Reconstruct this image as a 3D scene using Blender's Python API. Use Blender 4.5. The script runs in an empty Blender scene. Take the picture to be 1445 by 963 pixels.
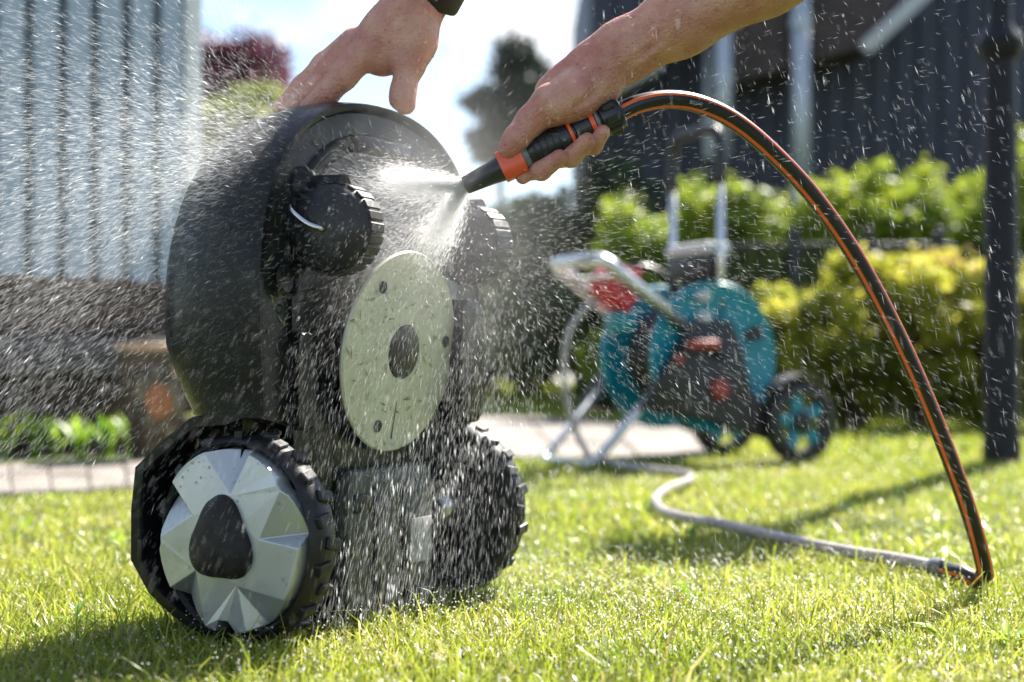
import bpy, bmesh, math, random
import numpy as np
from mathutils import Vector, Matrix
random.seed(7); RNG = np.random.default_rng(7)
SC = bpy.context.scene; COL = SC.collection

# ------------------------------------------------------------------ camera, sky, sun, exposure
FPX, CX, HY, CH = 2007.0, 722.5, 505.0, 0.286        # focal length in photo pixels, horizon row, camera height
cam_d = bpy.data.cameras.new('camera'); cam = bpy.data.objects.new('camera', cam_d); COL.objects.link(cam)
cam_d.lens = 50.0; cam_d.sensor_width = 36.0; cam_d.clip_start = 0.02; cam_d.clip_end = 500
cam.location = (0, 0, CH)
cam.rotation_euler = (math.radians(90 + 0.67), 0, 0)
cam_d.dof.use_dof = True; cam_d.dof.focus_distance = 1.47; cam_d.dof.aperture_fstop = 3.1
SC.camera = cam
SUN_EL, SUN_AZ = math.radians(45), math.atan2(0.515, 0.857)      # azimuth from +Y towards +X
sv = Vector((math.sin(SUN_AZ) * math.cos(SUN_EL), math.cos(SUN_AZ) * math.cos(SUN_EL), math.sin(SUN_EL)))
sd = bpy.data.lights.new('sun', 'SUN'); sd.energy = 5.0; sd.angle = math.radians(0.55); sd.color = (1.0, 0.94, 0.85)
sun = bpy.data.objects.new('sun', sd); COL.objects.link(sun)
sun.rotation_euler = (-sv).to_track_quat('-Z', 'Y').to_euler()
W = bpy.data.worlds.new('World'); SC.world = W; W.use_nodes = True
nt = W.node_tree; nt.nodes.clear()
out = nt.nodes.new('ShaderNodeOutputWorld'); bg = nt.nodes.new('ShaderNodeBackground')
sky = nt.nodes.new('ShaderNodeTexSky'); sky.sky_type = 'NISHITA'; sky.sun_disc = False
sky.sun_elevation = SUN_EL; sky.sun_rotation = SUN_AZ; sky.dust_density = 0.6; sky.ozone_density = 1.5
tc = nt.nodes.new('ShaderNodeTexCoord'); mp = nt.nodes.new('ShaderNodeMapping'); mp.inputs['Scale'].default_value = (1, 1, 2.6)
nz = nt.nodes.new('ShaderNodeTexNoise'); nz.inputs['Scale'].default_value = 4.6; nz.inputs['Detail'].default_value = 7
nz.inputs['Roughness'].default_value = 0.55
rp = nt.nodes.new('ShaderNodeValToRGB'); rp.color_ramp.elements[0].position = 0.51; rp.color_ramp.elements[1].position = 0.67
mx = nt.nodes.new('ShaderNodeMix'); mx.data_type = 'RGBA'
mx.inputs[7].default_value = (6.6, 6.8, 7.1, 1)
for a, b in ((tc.outputs['Generated'], mp.inputs[0]), (mp.outputs[0], nz.inputs[0]), (nz.outputs[0], rp.inputs[0]),
             (rp.outputs[0], mx.inputs[0]), (sky.outputs[0], mx.inputs[6]), (mx.outputs[2], bg.inputs[0]), (bg.outputs[0], out.inputs[0])):
    nt.links.new(a, b)
bg.inputs[1].default_value = 0.066
SC.view_settings.view_transform = 'Standard'; SC.view_settings.look = 'None'
SC.view_settings.exposure = 1.72; SC.view_settings.gamma = 1.0
SC.cycles.max_bounces = 8; SC.cycles.transparent_max_bounces = 48; SC.cycles.use_denoising = True
SC.cycles.caustics_reflective = False; SC.cycles.caustics_refractive = False

# ------------------------------------------------------------------ helpers
def P(px, py, Y): return Vector(((px - CX) / FPX * Y, Y, CH - (py - HY) / FPX * Y))
def G(px, py): return P(px, py, CH * FPX / (py - HY))             # a pixel whose point lies on the ground

def mat(name, col, rough=0.6, metal=0.0, spec=0.5, noise=None, bump=None, trans=0.0, coat=0.0, var=None, sss=0.0):
    m = bpy.data.materials.new(name); m.use_nodes = True; t = m.node_tree; b = t.nodes['Principled BSDF']
    b.inputs['Base Color'].default_value = (*col, 1); b.inputs['Roughness'].default_value = rough
    b.inputs['Metallic'].default_value = metal; b.inputs['Specular IOR Level'].default_value = spec
    b.inputs['Coat Weight'].default_value = coat; b.inputs['Coat Roughness'].default_value = 0.12
    if sss:
        b.inputs['Subsurface Weight'].default_value = sss; b.inputs['Subsurface Radius'].default_value = (1, .35, .2)
        b.inputs['Subsurface Scale'].default_value = 0.006
    N, L = t.nodes.new, t.links.new
    src = None
    c = N('ShaderNodeTexCoord')
    if noise:                                                      # (second colour, scale, low, high, detail)
        n = N('ShaderNodeTexNoise'); n.inputs['Scale'].default_value = noise[1]; n.inputs['Detail'].default_value = noise[4] if len(noise) > 4 else 5
        if len(noise) > 5:
            q = N('ShaderNodeMapping'); q.inputs['Scale'].default_value = noise[5]; L(c.outputs['Object'], q.inputs[0]); L(q.outputs[0], n.inputs[0])
        else: L(c.outputs['Object'], n.inputs[0])
        r = N('ShaderNodeValToRGB'); r.color_ramp.elements[0].position = noise[2]; r.color_ramp.elements[1].position = noise[3]
        r.color_ramp.elements[0].color = (*col, 1); r.color_ramp.elements[1].color = (*noise[0], 1)
        L(n.outputs[0], r.inputs[0]); src = r.outputs[0]
    if var:                                                        # colours picked by the per-piece attribute
        a = N('ShaderNodeAttribute'); a.attribute_name = 'var'
        r = N('ShaderNodeValToRGB'); e = r.color_ramp.elements
        for i, (p, cc) in enumerate(var):
            el = e[i] if i < 2 else e.new(p)
            el.position = p; el.color = (*cc, 1)
        L(a.outputs['Fac'], r.inputs[0]); src = r.outputs[0]
    if src: L(src, b.inputs['Base Color'])
    if bump:                                                       # (scale, strength, distance)
        n = N('ShaderNodeTexNoise'); n.inputs['Scale'].default_value = bump[0]; n.inputs['Detail'].default_value = 4
        L(c.outputs['Object'], n.inputs[0]); k = N('ShaderNodeBump'); k.inputs['Strength'].default_value = bump[1]
        k.inputs['Distance'].default_value = bump[2]; L(n.outputs[0], k.inputs['Height']); L(k.outputs[0], b.inputs['Normal'])
    if trans:
        tr = N('ShaderNodeBsdfTranslucent'); ms = N('ShaderNodeMixShader'); ms.inputs[0].default_value = trans
        if src: L(src, tr.inputs[0])
        else: tr.inputs[0].default_value = (*col, 1)
        L(b.outputs[0], ms.inputs[1]); L(tr.outputs[0], ms.inputs[2]); L(ms.outputs[0], t.nodes['Material Output'].inputs[0])
    return m

def link(o, parent=None):
    COL.objects.link(o)
    if parent is not None: o.parent = parent
    return o
def mesh_obj(name, me, m, parent=None, smooth=False):
    if m is not None and not me.materials: me.materials.append(m)
    if smooth:
        me.polygons.foreach_set('use_smooth', np.ones(len(me.polygons), bool))
    return link(bpy.data.objects.new(name, me), parent)
def pyd(name, v, f, m, parent=None, smooth=False):
    me = bpy.data.meshes.new(name); me.from_pydata([tuple(p) for p in v], [], f); me.update()
    return mesh_obj(name, me, m, parent, smooth)
def bmo(name, bm, m, parent=None, smooth=False, auto=None):
    bmesh.ops.recalc_face_normals(bm, faces=bm.faces)
    me = bpy.data.meshes.new(name); bm.to_mesh(me); bm.free()
    o = mesh_obj(name, me, m, parent, smooth or auto is not None)
    if auto is not None:
        me.set_sharp_from_angle(angle=math.radians(auto))
    return o
def fast_mesh(name, verts, tris, m, parent=None, var=None, smooth=False, n=3):
    me = bpy.data.meshes.new(name)
    me.vertices.add(len(verts)); me.vertices.foreach_set('co', np.ascontiguousarray(verts, np.float32).ravel())
    me.loops.add(len(tris) * n); me.loops.foreach_set('vertex_index', np.ascontiguousarray(tris, np.int32).ravel())
    me.polygons.add(len(tris)); me.polygons.foreach_set('loop_start', np.arange(0, len(tris) * n, n, dtype=np.int32))
    me.update(calc_edges=True)
    if var is not None:
        a = me.attributes.new('var', 'FLOAT', 'POINT'); a.data.foreach_set('value', np.ascontiguousarray(var, np.float32))
    return mesh_obj(name, me, m, parent, smooth)
def tag(o, label=None, cat=None, group=None, kind=None):
    for k, v in (('label', label), ('category', cat), ('group', group), ('kind', kind)):
        if v: o[k] = v
    return o
def empty(name, loc=(0, 0, 0), rz=0.0):
    o = bpy.data.objects.new(name, None); o.location = loc; o.rotation_euler = (0, 0, rz); o.empty_display_size = 0.05
    COL.objects.link(o); return o
def copy_tree(o, parent=None):
    c = o.copy(); COL.objects.link(c); c.parent = parent
    for ch in list(o.children): copy_tree(ch, c)
    return c
def box(bm, c, s, rot=None, bevel=0.0, seg=2):
    r = bmesh.ops.create_cube(bm, size=1.0); vs = r['verts']
    M = Matrix.Translation(c) @ (rot.to_4x4() if rot is not None else Matrix()) @ Matrix.Diagonal((*s, 1))
    bmesh.ops.transform(bm, matrix=M, verts=vs)
    if bevel:
        es = list({e for v in vs for e in v.link_edges})
        bmesh.ops.bevel(bm, geom=es, offset=bevel, segments=seg, affect='EDGES', profile=0.5)
def bx(name, c, s, m, parent=None, rot=None, bevel=0.004, auto=35):
    bm = bmesh.new(); box(bm, c, s, rot, bevel); return bmo(name, bm, m, parent, auto=auto)
def frames(pts):
    pts = [Vector(p) for p in pts]; n = len(pts); T = []
    for i in range(n):
        T.append((pts[min(i + 1, n - 1)] - pts[max(i - 1, 0)]).normalized())
    u = T[0].orthogonal().normalized()
    if abs(T[0].z) < 0.95: u = (Vector((0, 0, 1)) - T[0] * T[0].z).normalized()
    out_ = []
    for i in range(n):
        u = (u - T[i] * u.dot(T[i])).normalized(); out_.append((pts[i], T[i], u, T[i].cross(u)))
    return out_
def catmull(pts, k=8):
    pts = [Vector(p) for p in pts]; q = [2 * pts[0] - pts[1]] + pts + [2 * pts[-1] - pts[-2]]; r = []
    for i in range(1, len(q) - 2):
        a, b, c, d = q[i - 1:i + 3]
        for j in range(k):
            t = j / k
            r.append(0.5 * ((2 * b) + (c - a) * t + (2 * a - 5 * b + 4 * c - d) * t * t + (3 * b - a - 3 * c + d) * t ** 3))
    r.append(pts[-1]); return r
def tube_data(pts, r, k=12, cap=True, off=0):
    fr = frames(pts); V = []; F = []; n = len(fr)
    for i, (p, t, u, w) in enumerate(fr):
        rr = r[i] if hasattr(r, '__len__') else r
        for j in range(k):
            a = 2 * math.pi * j / k; V.append(p + u * (math.cos(a) * rr) + w * (math.sin(a) * rr))
    for i in range(n - 1):
        for j in range(k):
            a, b = i * k + j, i * k + (j + 1) % k; F.append((off + a, off + b, off + b + k, off + a + k))
    if cap: F.append(tuple(off + j for j in reversed(range(k)))); F.append(tuple(off + (n - 1) * k + j for j in range(k)))
    return V, F
def tube(name, pts, r, m, parent=None, k=12):
    V, F = tube_data(pts, r, k); return pyd(name, V, F, m, parent, smooth=True)
def tubes(name, lst, m, parent=None, k=8):
    V, F = [], []
    for pts, r in lst:
        v, f = tube_data(pts, r, k, True, len(V)); V += v; F += f
    return pyd(name, V, F, m, parent, smooth=True)
def lathe(name, prof, m, parent=None, k=40, M=Matrix(), auto=35):
    """prof: (radius, height) pairs turned about local Z, then moved by M."""
    bm = bmesh.new(); rings = []
    for r, h in prof:
        if r < 1e-6: rings.append([bm.verts.new(M @ Vector((0, 0, h)))])
        else: rings.append([bm.verts.new(M @ Vector((r * math.cos(2 * math.pi * j / k), r * math.sin(2 * math.pi * j / k), h))) for j in range(k)])
    for a, b in zip(rings, rings[1:]):
        for j in range(k):
            q = [a[j % len(a)], a[(j + 1) % len(a)], b[(j + 1) % len(b)], b[j % len(b)]]
            q = list(dict.fromkeys(q))
            if len(q) >= 3: bm.faces.new(q)
    return bmo(name, bm, m, parent, auto=auto)
def prism(name, poly, M, depth, m, parent=None, bevel=0.0, auto=35):
    """poly: 2-D points in the local XY of M, extruded by depth along its Z."""
    bm = bmesh.new(); a = [bm.verts.new(M @ Vector((x, y, 0))) for x, y in poly]; b = [bm.verts.new(M @ Vector((x, y, depth))) for x, y in poly]
    n = len(poly); bm.faces.new(a); bm.faces.new(b)
    for i in range(n): bm.faces.new((a[i], a[(i + 1) % n], b[(i + 1) % n], b[i]))
    if bevel: bmesh.ops.bevel(bm, geom=list(bm.edges), offset=bevel, segments=2, affect='EDGES', profile=0.5)
    return bmo(name, bm, m, parent, auto=auto)
def basis(o, x, y, z):
    return Matrix(((x[0], y[0], z[0], o[0]), (x[1], y[1], z[1], o[1]), (x[2], y[2], z[2], o[2]), (0, 0, 0, 1)))
def unit(n): return n / np.maximum(np.linalg.norm(n, axis=1, keepdims=True), 1e-9)

# ------------------------------------------------------------------ materials
M = {}
M['soil'] = mat('soil', (.045, .04, .02), .95, noise=((.06, .085, .02), 9, .3, .55), bump=(60, .6, .01))
M['grass'] = mat('grass_blades', (.1, .2, .02), .36, trans=.56, spec=.8,
                 var=[(0, (.10, .16, .016)), (.35, (.27, .34, .032)), (.7, (.43, .46, .07)), (.93, (.52, .47, .16)), (1, (.42, .30, .14))])
M['slab'] = mat('concrete_slab', (.25, .22, .195), .85, noise=((.15, .13, .11), 9, .42, .62), bump=(80, .3, .004))
M['gravel'] = mat('gravel', (.5, .47, .43), .9, noise=((.38, .36, .33), 30, .4, .6), bump=(60, .5, .01))
M['plank'] = mat('painted_plank', (.40, .475, .57), .5, noise=((.345, .415, .50), 5, .4, .7, 6, (1, 1, .15)))
M['groove'] = mat('wall_backing', (.19, .24, .28), .7)
M['trim'] = mat('white_trim', (.78, .79, .8), .55)
M['timber'] = mat('dark_timber', (.085, .044, .028), .8, noise=((.035, .025, .024), 7, .35, .65, 8, (.3, .3, 3)), bump=(40, .5, .006))
M['timber_top'] = mat('rust_timber', (.16, .085, .05), .8, noise=((.06, .04, .03), 9, .35, .7), bump=(40, .5, .006))
M['timber_blue'] = mat('weathered_timber', (.105, .088, .092), .75, noise=((.05, .042, .045), 7, .35, .7, 8, (.3, .3, 3)), bump=(40, .5, .006))
M['roof'] = mat('roof_felt', (.06, .06, .065), .9)
M['bark'] = mat('bark', (.07, .045, .03), .9, noise=((.15, .11, .07), 14, .4, .65), bump=(30, .8, .01))
M['sawn'] = mat('sawn_wood', (.62, .42, .27), .7, noise=((.5, .3, .18), 25, .4, .6))
M['stub'] = mat('sawn_rust_wood', (.40, .17, .07), .75, noise=((.25, .1, .045), 18, .4, .65))
M['lichen'] = mat('pale_bark', (.20, .17, .12), .85, noise=((.06, .05, .035), 30, .42, .58), bump=(40, .7, .006))
M['house'] = mat('navy_board', (.020, .024, .042), .55, noise=((.028, .033, .052), 6, .4, .6))
M['pipe'] = mat('galvanised_pipe', (.42, .46, .52), .42, metal=.35)
M['soffit'] = mat('brown_soffit', (.075, .055, .052), .7, noise=((.045, .033, .032), 8, .4, .6))
M['fascia'] = mat('pale_fascia', (.45, .46, .5), .5)
M['post'] = mat('painted_iron', (.007, .0075, .012), .5, spec=.3, noise=((.012, .012, .018), 30, .4, .6))
M['lampglass'] = mat('lantern_glass', (.5, .5, .48), .3, trans=.4)
M['iron'] = mat('dark_fence', (.02, .02, .022), .5)
M['mplastic'] = mat('mower_plastic', (.006, .0063, .0063), .28, spec=.24, noise=((.014, .015, .014), 26, .5, .75), bump=(170, .22, .002))
M['mplate'] = mat('mower_plate', (.014, .0145, .014), .34, spec=.3, noise=((.034, .035, .032), 18, .45, .8), bump=(180, .15, .002))
M['mrear'] = mat('mower_rear_panel', (.05, .053, .045), .5, spec=.35, noise=((.09, .093, .083), 22, .4, .75), bump=(160, .15, .002))
M['rubber'] = mat('rubber', (.010, .010, .011), .5, spec=.35, noise=((.022, .022, .024), 40, .45, .7), bump=(150, .3, .002), coat=.12)
M['hubcap'] = mat('grey_hubcap', (.50, .525, .54), .34, metal=.55, noise=((.43, .45, .465), 14, .4, .65), coat=.15)
M['hubdark'] = mat('hub_knob', (.016, .0145, .014), .62, spec=.3, noise=((.035, .032, .028), 60, .4, .7), bump=(120, .5, .002))
M['disc'] = mat('cutting_disc', (.54, .535, .42), .36, noise=((.40, .40, .29), 13, .38, .72, 10, (1, 1, .3)), coat=.3, bump=(90, .1, .002))
M['steel'] = mat('steel', (.62, .62, .62), .22, metal=1)
M['sticker'] = mat('rating_sticker', (.34, .34, .32), .6, noise=((.2, .2, .19), 60, .45, .6))
M['orange'] = mat('orange_plastic', (.85, .10, .03), .35, coat=.3)
M['orange_stripe'] = mat('orange_stripe', (.80, .15, .045), .42)
M['nplastic'] = mat('nozzle_black', (.014, .014, .016), .35, coat=.2, bump=(300, .1, .001))
M['ngrey'] = mat('nozzle_grey', (.17, .18, .19), .35)
M['print'] = mat('hose_print', (.30, .42, .40), .6)
M['glarehose'] = mat('glare_hose', (.50, .45, .435), .4, coat=.4, noise=((.36, .31, .30), 30, .4, .65))  # sun glare on the lying hose, put into the base colour
M['hose'] = mat('hose_rubber', (.008, .008, .009), .42, coat=.35, spec=.5, bump=(400, .12, .001))
M['teal'] = mat('teal_plastic', (.005, .26, .36), .38, coat=.2)
M['reelblack'] = mat('reel_black', (.018, .018, .02), .45)
M['alu'] = mat('aluminium_tube', (.62, .64, .66), .3, metal=.85)
M['red'] = mat('red_plastic', (.62, .02, .02), .35, coat=.2)
M['redbrown'] = mat('red_crank', (.35, .05, .04), .45)
M['paleplastic'] = mat('pale_plastic', (.6, .6, .6), .4)
M['skin'] = mat('skin', (.67, .36, .27), .34, noise=((.52, .20, .155), 34, .36, .66, 8), bump=(300, 1.0, .0022), sss=.25)
M['nail'] = mat('nail', (.66, .42, .34), .3)
M['strap'] = mat('watch_strap', (.012, .012, .012), .5)
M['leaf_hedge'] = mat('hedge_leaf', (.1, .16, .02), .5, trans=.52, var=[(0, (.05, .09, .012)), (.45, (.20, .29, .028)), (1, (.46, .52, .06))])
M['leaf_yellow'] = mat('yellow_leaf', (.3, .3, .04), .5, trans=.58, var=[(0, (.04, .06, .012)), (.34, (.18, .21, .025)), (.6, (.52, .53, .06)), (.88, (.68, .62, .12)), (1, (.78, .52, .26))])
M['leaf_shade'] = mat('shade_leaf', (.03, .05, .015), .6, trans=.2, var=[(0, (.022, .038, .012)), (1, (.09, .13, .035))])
M['leaf_burg'] = mat('burgundy_leaf', (.15, .03, .05), .5, trans=.35, var=[(0, (.07, .025, .04)), (.6, (.16, .04, .065)), (1, (.30, .09, .13))])
M['leaf_lime'] = mat('lime_leaf', (.3, .35, .04), .5, trans=.4, var=[(0, (.13, .17, .02)), (1, (.42, .44, .06))])
M['leaf_pine'] = mat('pine_leaf', (.03, .05, .03), .6, trans=.15, var=[(0, (.02, .035, .025)), (1, (.07, .09, .05))])
M['leaf_spring'] = mat('spring_leaf', (.16, .32, .02), .45, trans=.45, var=[(0, (.12, .24, .02)), (1, (.42, .60, .05))])
M['render_white'] = mat('white_render', (.75, .75, .73), .8)
M['pane'] = mat('dark_pane', (.03, .035, .04), .1, spec=.8)
def water_mat(name, alpha, col=(.95, .97, 1.0)):
    m = bpy.data.materials.new(name); m.use_nodes = True; t = m.node_tree; t.nodes.clear(); N, L = t.nodes.new, t.links.new
    o = N('ShaderNodeOutputMaterial'); d = N('ShaderNodeBsdfDiffuse'); r = N('ShaderNodeBsdfTranslucent'); x = N('ShaderNodeBsdfTransparent')
    a = N('ShaderNodeMixShader'); b = N('ShaderNodeMixShader'); a.inputs[0].default_value = .6; b.inputs[0].default_value = alpha
    d.inputs[0].default_value = r.inputs[0].default_value = (*col, 1)
    L(d.outputs[0], a.inputs[1]); L(r.outputs[0], a.inputs[2]); L(x.outputs[0], b.inputs[1]); L(a.outputs[0], b.inputs[2]); L(b.outputs[0], o.inputs[0])
    return m
M['drops'] = water_mat('water_drops', .17)
M['bigdrops'] = water_mat('water_drops_large', .5)
M['jet'] = water_mat('water_jet', .16, (1, 1, 1))
M['bead'] = water_mat('water_beads', .85, (1, 1, 1))

# ------------------------------------------------------------------ ground, paving
gx = np.concatenate([np.linspace(-60, -3, 12), np.linspace(-2.6, 3.4, 70), np.linspace(4, 60, 12)])
gy = np.concatenate([np.linspace(-4, .6, 6), np.linspace(.8, 5, 60), np.linspace(5.5, 120, 24)])
XX, YY = np.meshgrid(gx, gy); ZZ = -0.004 + 0.004 * np.sin(XX * 5.1 + 1) * np.sin(YY * 4.3) * (np.abs(XX) < 3)
v = np.stack([XX, YY, ZZ], -1).reshape(-1, 3); nx = len(gx)
f = [(j * nx + i, j * nx + i + 1, (j + 1) * nx + i + 1, (j + 1) * nx + i) for j in range(len(gy) - 1) for i in range(nx - 1)]
tag(pyd('lawn_ground', v, f, M['soil'], smooth=True), kind='structure')

def inside(poly, x, y):
    x = np.asarray(x); y = np.asarray(y); r = np.zeros(x.shape, bool); n = len(poly)
    for i in range(n):
        (x0, y0), (x1, y1) = poly[i], poly[(i + 1) % n]
        c = ((y0 > y) != (y1 > y)) & (x < (x1 - x0) * (y - y0) / ((y1 - y0) or 1e-9) + x0); r ^= c
    return r
def gp(px, py): q = G(px, py); return (q.x, q.y)
PATHS = []
def paving(name, quad, nu, nv, label):
    """quad: four ground corners; split into separate slabs with open joints."""
    PATHS.append(quad)
    A, B, C, D = [Vector((*p, 0)) for p in quad]
    base = pyd(name, [(p.x, p.y, .002) for p in (A, B, C, D)], [(0, 1, 2, 3)], M['soil']); tag(base, label, kind='structure')
    for i in range(nu):
        off = .5 / nv * (i % 2) * .6
        for j in range(nv):
            u0, u1 = i / nu, (i + 1) / nu; v0, v1 = max(0, j / nv + off * (j > 0)), min(1, (j + 1) / nv + off * (j < nv - 1))
            def at(u, w): return (A.lerp(B, u)).lerp(D.lerp(C, u), w)
            q = [at(u0, v0), at(u1, v0), at(u1, v1), at(u0, v1)]; c = sum(q, Vector()) / 4
            h = .016 + random.uniform(-.003, .004)
            q = [c + (p - c) * (1 - .006 / max((p - c).length, .02)) for p in q]
            bm = bmesh.new(); a = [bm.verts.new((p.x, p.y, .003)) for p in q]; t = [bm.verts.new((p.x, p.y, h)) for p in q]
            bm.faces.new(a); bm.faces.new(t)
            for k in range(4): bm.faces.new((a[k], a[(k + 1) % 4], t[(k + 1) % 4], t[k]))
            bmesh.ops.bevel(bm, geom=[e for e in bm.edges if e.verts[0].co.z > .01 and e.verts[1].co.z > .01], offset=.004, segments=1, affect='EDGES')
            bmo('slab', bm, M['slab'], base)
pathL = [gp(-160, 712), gp(330, 688), gp(330, 655), gp(-160, 668)]
paving('paved_path', pathL, 9, 2, 'narrow paved path in front of the shed bed')
pathR = [gp(560, 655), gp(1010, 650), gp(985, 606), gp(560, 583)]
paving('patio', pathR, 4, 4, 'pale paved patio under the hose reel')
v = [(-9, 14.5, .004), (9, 14.5, .004), (14, 30, .004), (-14, 30, .004)]
tag(pyd('gravel_drive', v, [(0, 1, 2, 3)], M['gravel']), kind='structure')
bed = [gp(-260, 668), gp(345, 653), (-.75, 4.75), (-2.4, 3.5)]
tag(pyd('planting_bed', [(x, y, .012) for x, y in bed], [(0, 1, 2, 3)], M['soil']), kind='structure')

# ------------------------------------------------------------------ shed on the left
A0 = Vector((-1.44, 4.0, 0)); dW = Vector((.394, .35, 0)); LW = dW.length; dW.normalize(); nW = Vector((dW.y, -dW.x, 0))
shed = empty('garden_shed', A0 + dW * (1.184 * LW), math.atan2(dW.y, dW.x))     # local x runs along the wall, origin at its visible corner
tag(shed, 'pale blue-grey board shed on a dark timber base beside the flower bed', 'shed')
Lsh, Dsh, zb = 2.3, 2.2, .515
bx('wall_core', (-Lsh / 2 - .012, Dsh / 2 + .02, (zb + 2.6) / 2 + .02), (Lsh - .02, Dsh - .02, 2.6 - zb), M['groove'], shed)
npl = int(Lsh / .1)
bm = bmesh.new(); box(bm, (0, 0, 0), (.071, .03, 2.6 - zb), None, .009, 3)
plank_me = bpy.data.meshes.new('plank'); bm.to_mesh(plank_me); bm.free(); plank_me.materials.append(M['plank'])
off = (1.184 - 1.101) * LW - .05
for i in range(npl):
    x = -off - .1 * i - .1
    if x < -Lsh + .04: break
    o = link(bpy.data.objects.new('plank', plank_me), shed); o.location = (x, .008, (zb + 2.6) / 2 + random.uniform(-.004, .004))
for i in range(int(Dsh / .1) - 1):
    o = link(bpy.data.objects.new('plank', plank_me), shed); o.location = (-.012, .12 + .1 * i, (zb + 2.6) / 2); o.rotation_euler = (0, 0, math.pi / 2)
bx('corner_board', (-.026, .004, (zb + 2.6) / 2), (.052, .05, 2.6 - zb + .01), M['trim'], shed, bevel=.004)
zc = 0.0
for k, (h, out_, mm) in enumerate(((.11, .05, 'timber'), (.125, .03, 'timber'), (.11, .085, 'timber_blue'), (.145, -.005, 'timber'), (.028, .03, 'timber_top'))):
    xe = 0.0; segs = [(-.02, -.95), (-.96, -2.3)] if k % 2 else [(-.02, -1.3), (-1.31, -2.3)]
    for a, b in segs:
        bx('base_timber', ((a + b) / 2, Dsh / 2 - out_ / 2, zc + h / 2), (abs(b - a), Dsh + out_, h - .006), M[mm], shed, bevel=.01)
    zc += h
rf = prism('roof', [(-Lsh - .2, 2.6), (.2, 2.6), (.2, 2.68), (-Lsh / 2, 3.2), (-Lsh - .2, 2.68)], basis((0, -.2, 0), (1, 0, 0), (0, 0, 1), (0, 1, 0)), Dsh + .4, M['roof'], shed)

# ------------------------------------------------------------------ wooden stump planter beside the shed
st_p = P(212, 600, 3.86); stump = empty('log_stump', (st_p.x, st_p.y, .01))
tag(stump, 'tapered bark log with a flat sawn top and rusty branch stub beside the shed', 'log')
def wob(z): return 0.9 + .1 * math.sin(z * 40)
V, F, k = [], [], 22
prof = [(0, .050), (.07, .056), (.15, .066), (.22, .076), (.27, .084), (.297, .086)]
for z, r in prof:
    for j in range(k):
        a = 2 * math.pi * j / k; rr = r * (1 + .05 * math.sin(3 * a + z * 20) + .035 * math.sin(7 * a))
        V.append((rr * math.cos(a), rr * math.sin(a), z))
for i in range(len(prof) - 1):
    for j in range(k): F.append((i * k + j, i * k + (j + 1) % k, (i + 1) * k + (j + 1) % k, (i + 1) * k + j))
F.append(tuple(reversed(range(k))))
pyd('trunk', V, F, M['bark'], stump, smooth=True)
lathe('sawn_top', [(0, .294), (.094, .294), (.096, .299), (.096, .312), (.093, .315), (0, .3155)], M['sawn'], stump, 26)
Mst = basis((.036, -.056, .165), (0.95, .3, 0), (0, -.25, .97), (.29, -.93, -.24))
lathe('pale_bark_collar', [(.036, -.02), (.062, -.01), (.066, .012), (.05, .026), (.036, .028), (.034, .018)], M['lichen'], stump, 22, Mst @ Matrix.Diagonal((1, 1.45, 1, 1)))
lathe('branch_stub', [(.034, -.03), (.038, .024), (.03, .036), (0, .04)], M['stub'], stump, 20, Mst @ Matrix.Diagonal((1, 1.35, 1, 1)))

# ------------------------------------------------------------------ foliage
def leaves(blobs, n, size, aspect=1.7, up=.35, shell=.55, vlo=0., vhi=1., top=None):
    """Folded leaf pairs scattered through a set of ellipsoids; returns verts, tris, var."""
    b = np.array(blobs, float); vol = b[:, 3] * b[:, 4] * b[:, 5]; w = vol ** (2 / 3); idx = RNG.choice(len(b), n, p=w / w.sum())
    d = unit(RNG.normal(size=(n, 3))); r = RNG.uniform(shell, 1.06, n) ** .6
    c = b[idx, :3] + d * r[:, None] * b[idx, 3:6]
    c += RNG.normal(size=(n, 3)) * size * .5
    nr = unit(d * .6 + RNG.normal(size=(n, 3)) * .7 + np.array([0, 0, up]))
    t = unit(np.cross(nr, RNG.normal(size=(n, 3)))); s = np.cross(nr, t)
    L = size * RNG.uniform(.6, 1.3, n)[:, None]; Wd = L / aspect
    v = np.stack([c - t * L * .5, c + s * Wd * .5 + nr * Wd * .12, c + t * L * .5, c - s * Wd * .5 + nr * Wd * .12], 1).reshape(-1, 3)
    i = np.arange(n)[:, None] * 4
    tri = np.concatenate([i + [0, 1, 2], i + [0, 2, 3]], 1).reshape(-1, 3)
    q = RNG.uniform(0, 1, n) * .5 + .5 * RNG.uniform(0, 1, len(b))[idx]
    if top is not None: q = np.clip(q * .8 + .36 * np.clip((c[:, 2] - top[0]) / (top[1] - top[0]), 0, 1) ** 1.5, 0, 1)   # sunlit shrub tops put into the leaf colour
    return v, tri, np.repeat(np.clip(vlo + (vhi - vlo) * q, 0, 1), 4)
def clumps(c, rx, ry, rz, n, r0, r1):
    o = []
    for _ in range(n):
        d = unit(RNG.normal(size=(1, 3)))[0]; q = RNG.uniform(.35, 1) ** .5; r = RNG.uniform(r0, r1)
        p = [c[0] + d[0] * rx * q, c[1] + d[1] * ry * q, max(c[2] + d[2] * rz * q, r * .6)]
        o.append((*p, r, r, r * RNG.uniform(.7, 1)))
    return o
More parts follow.
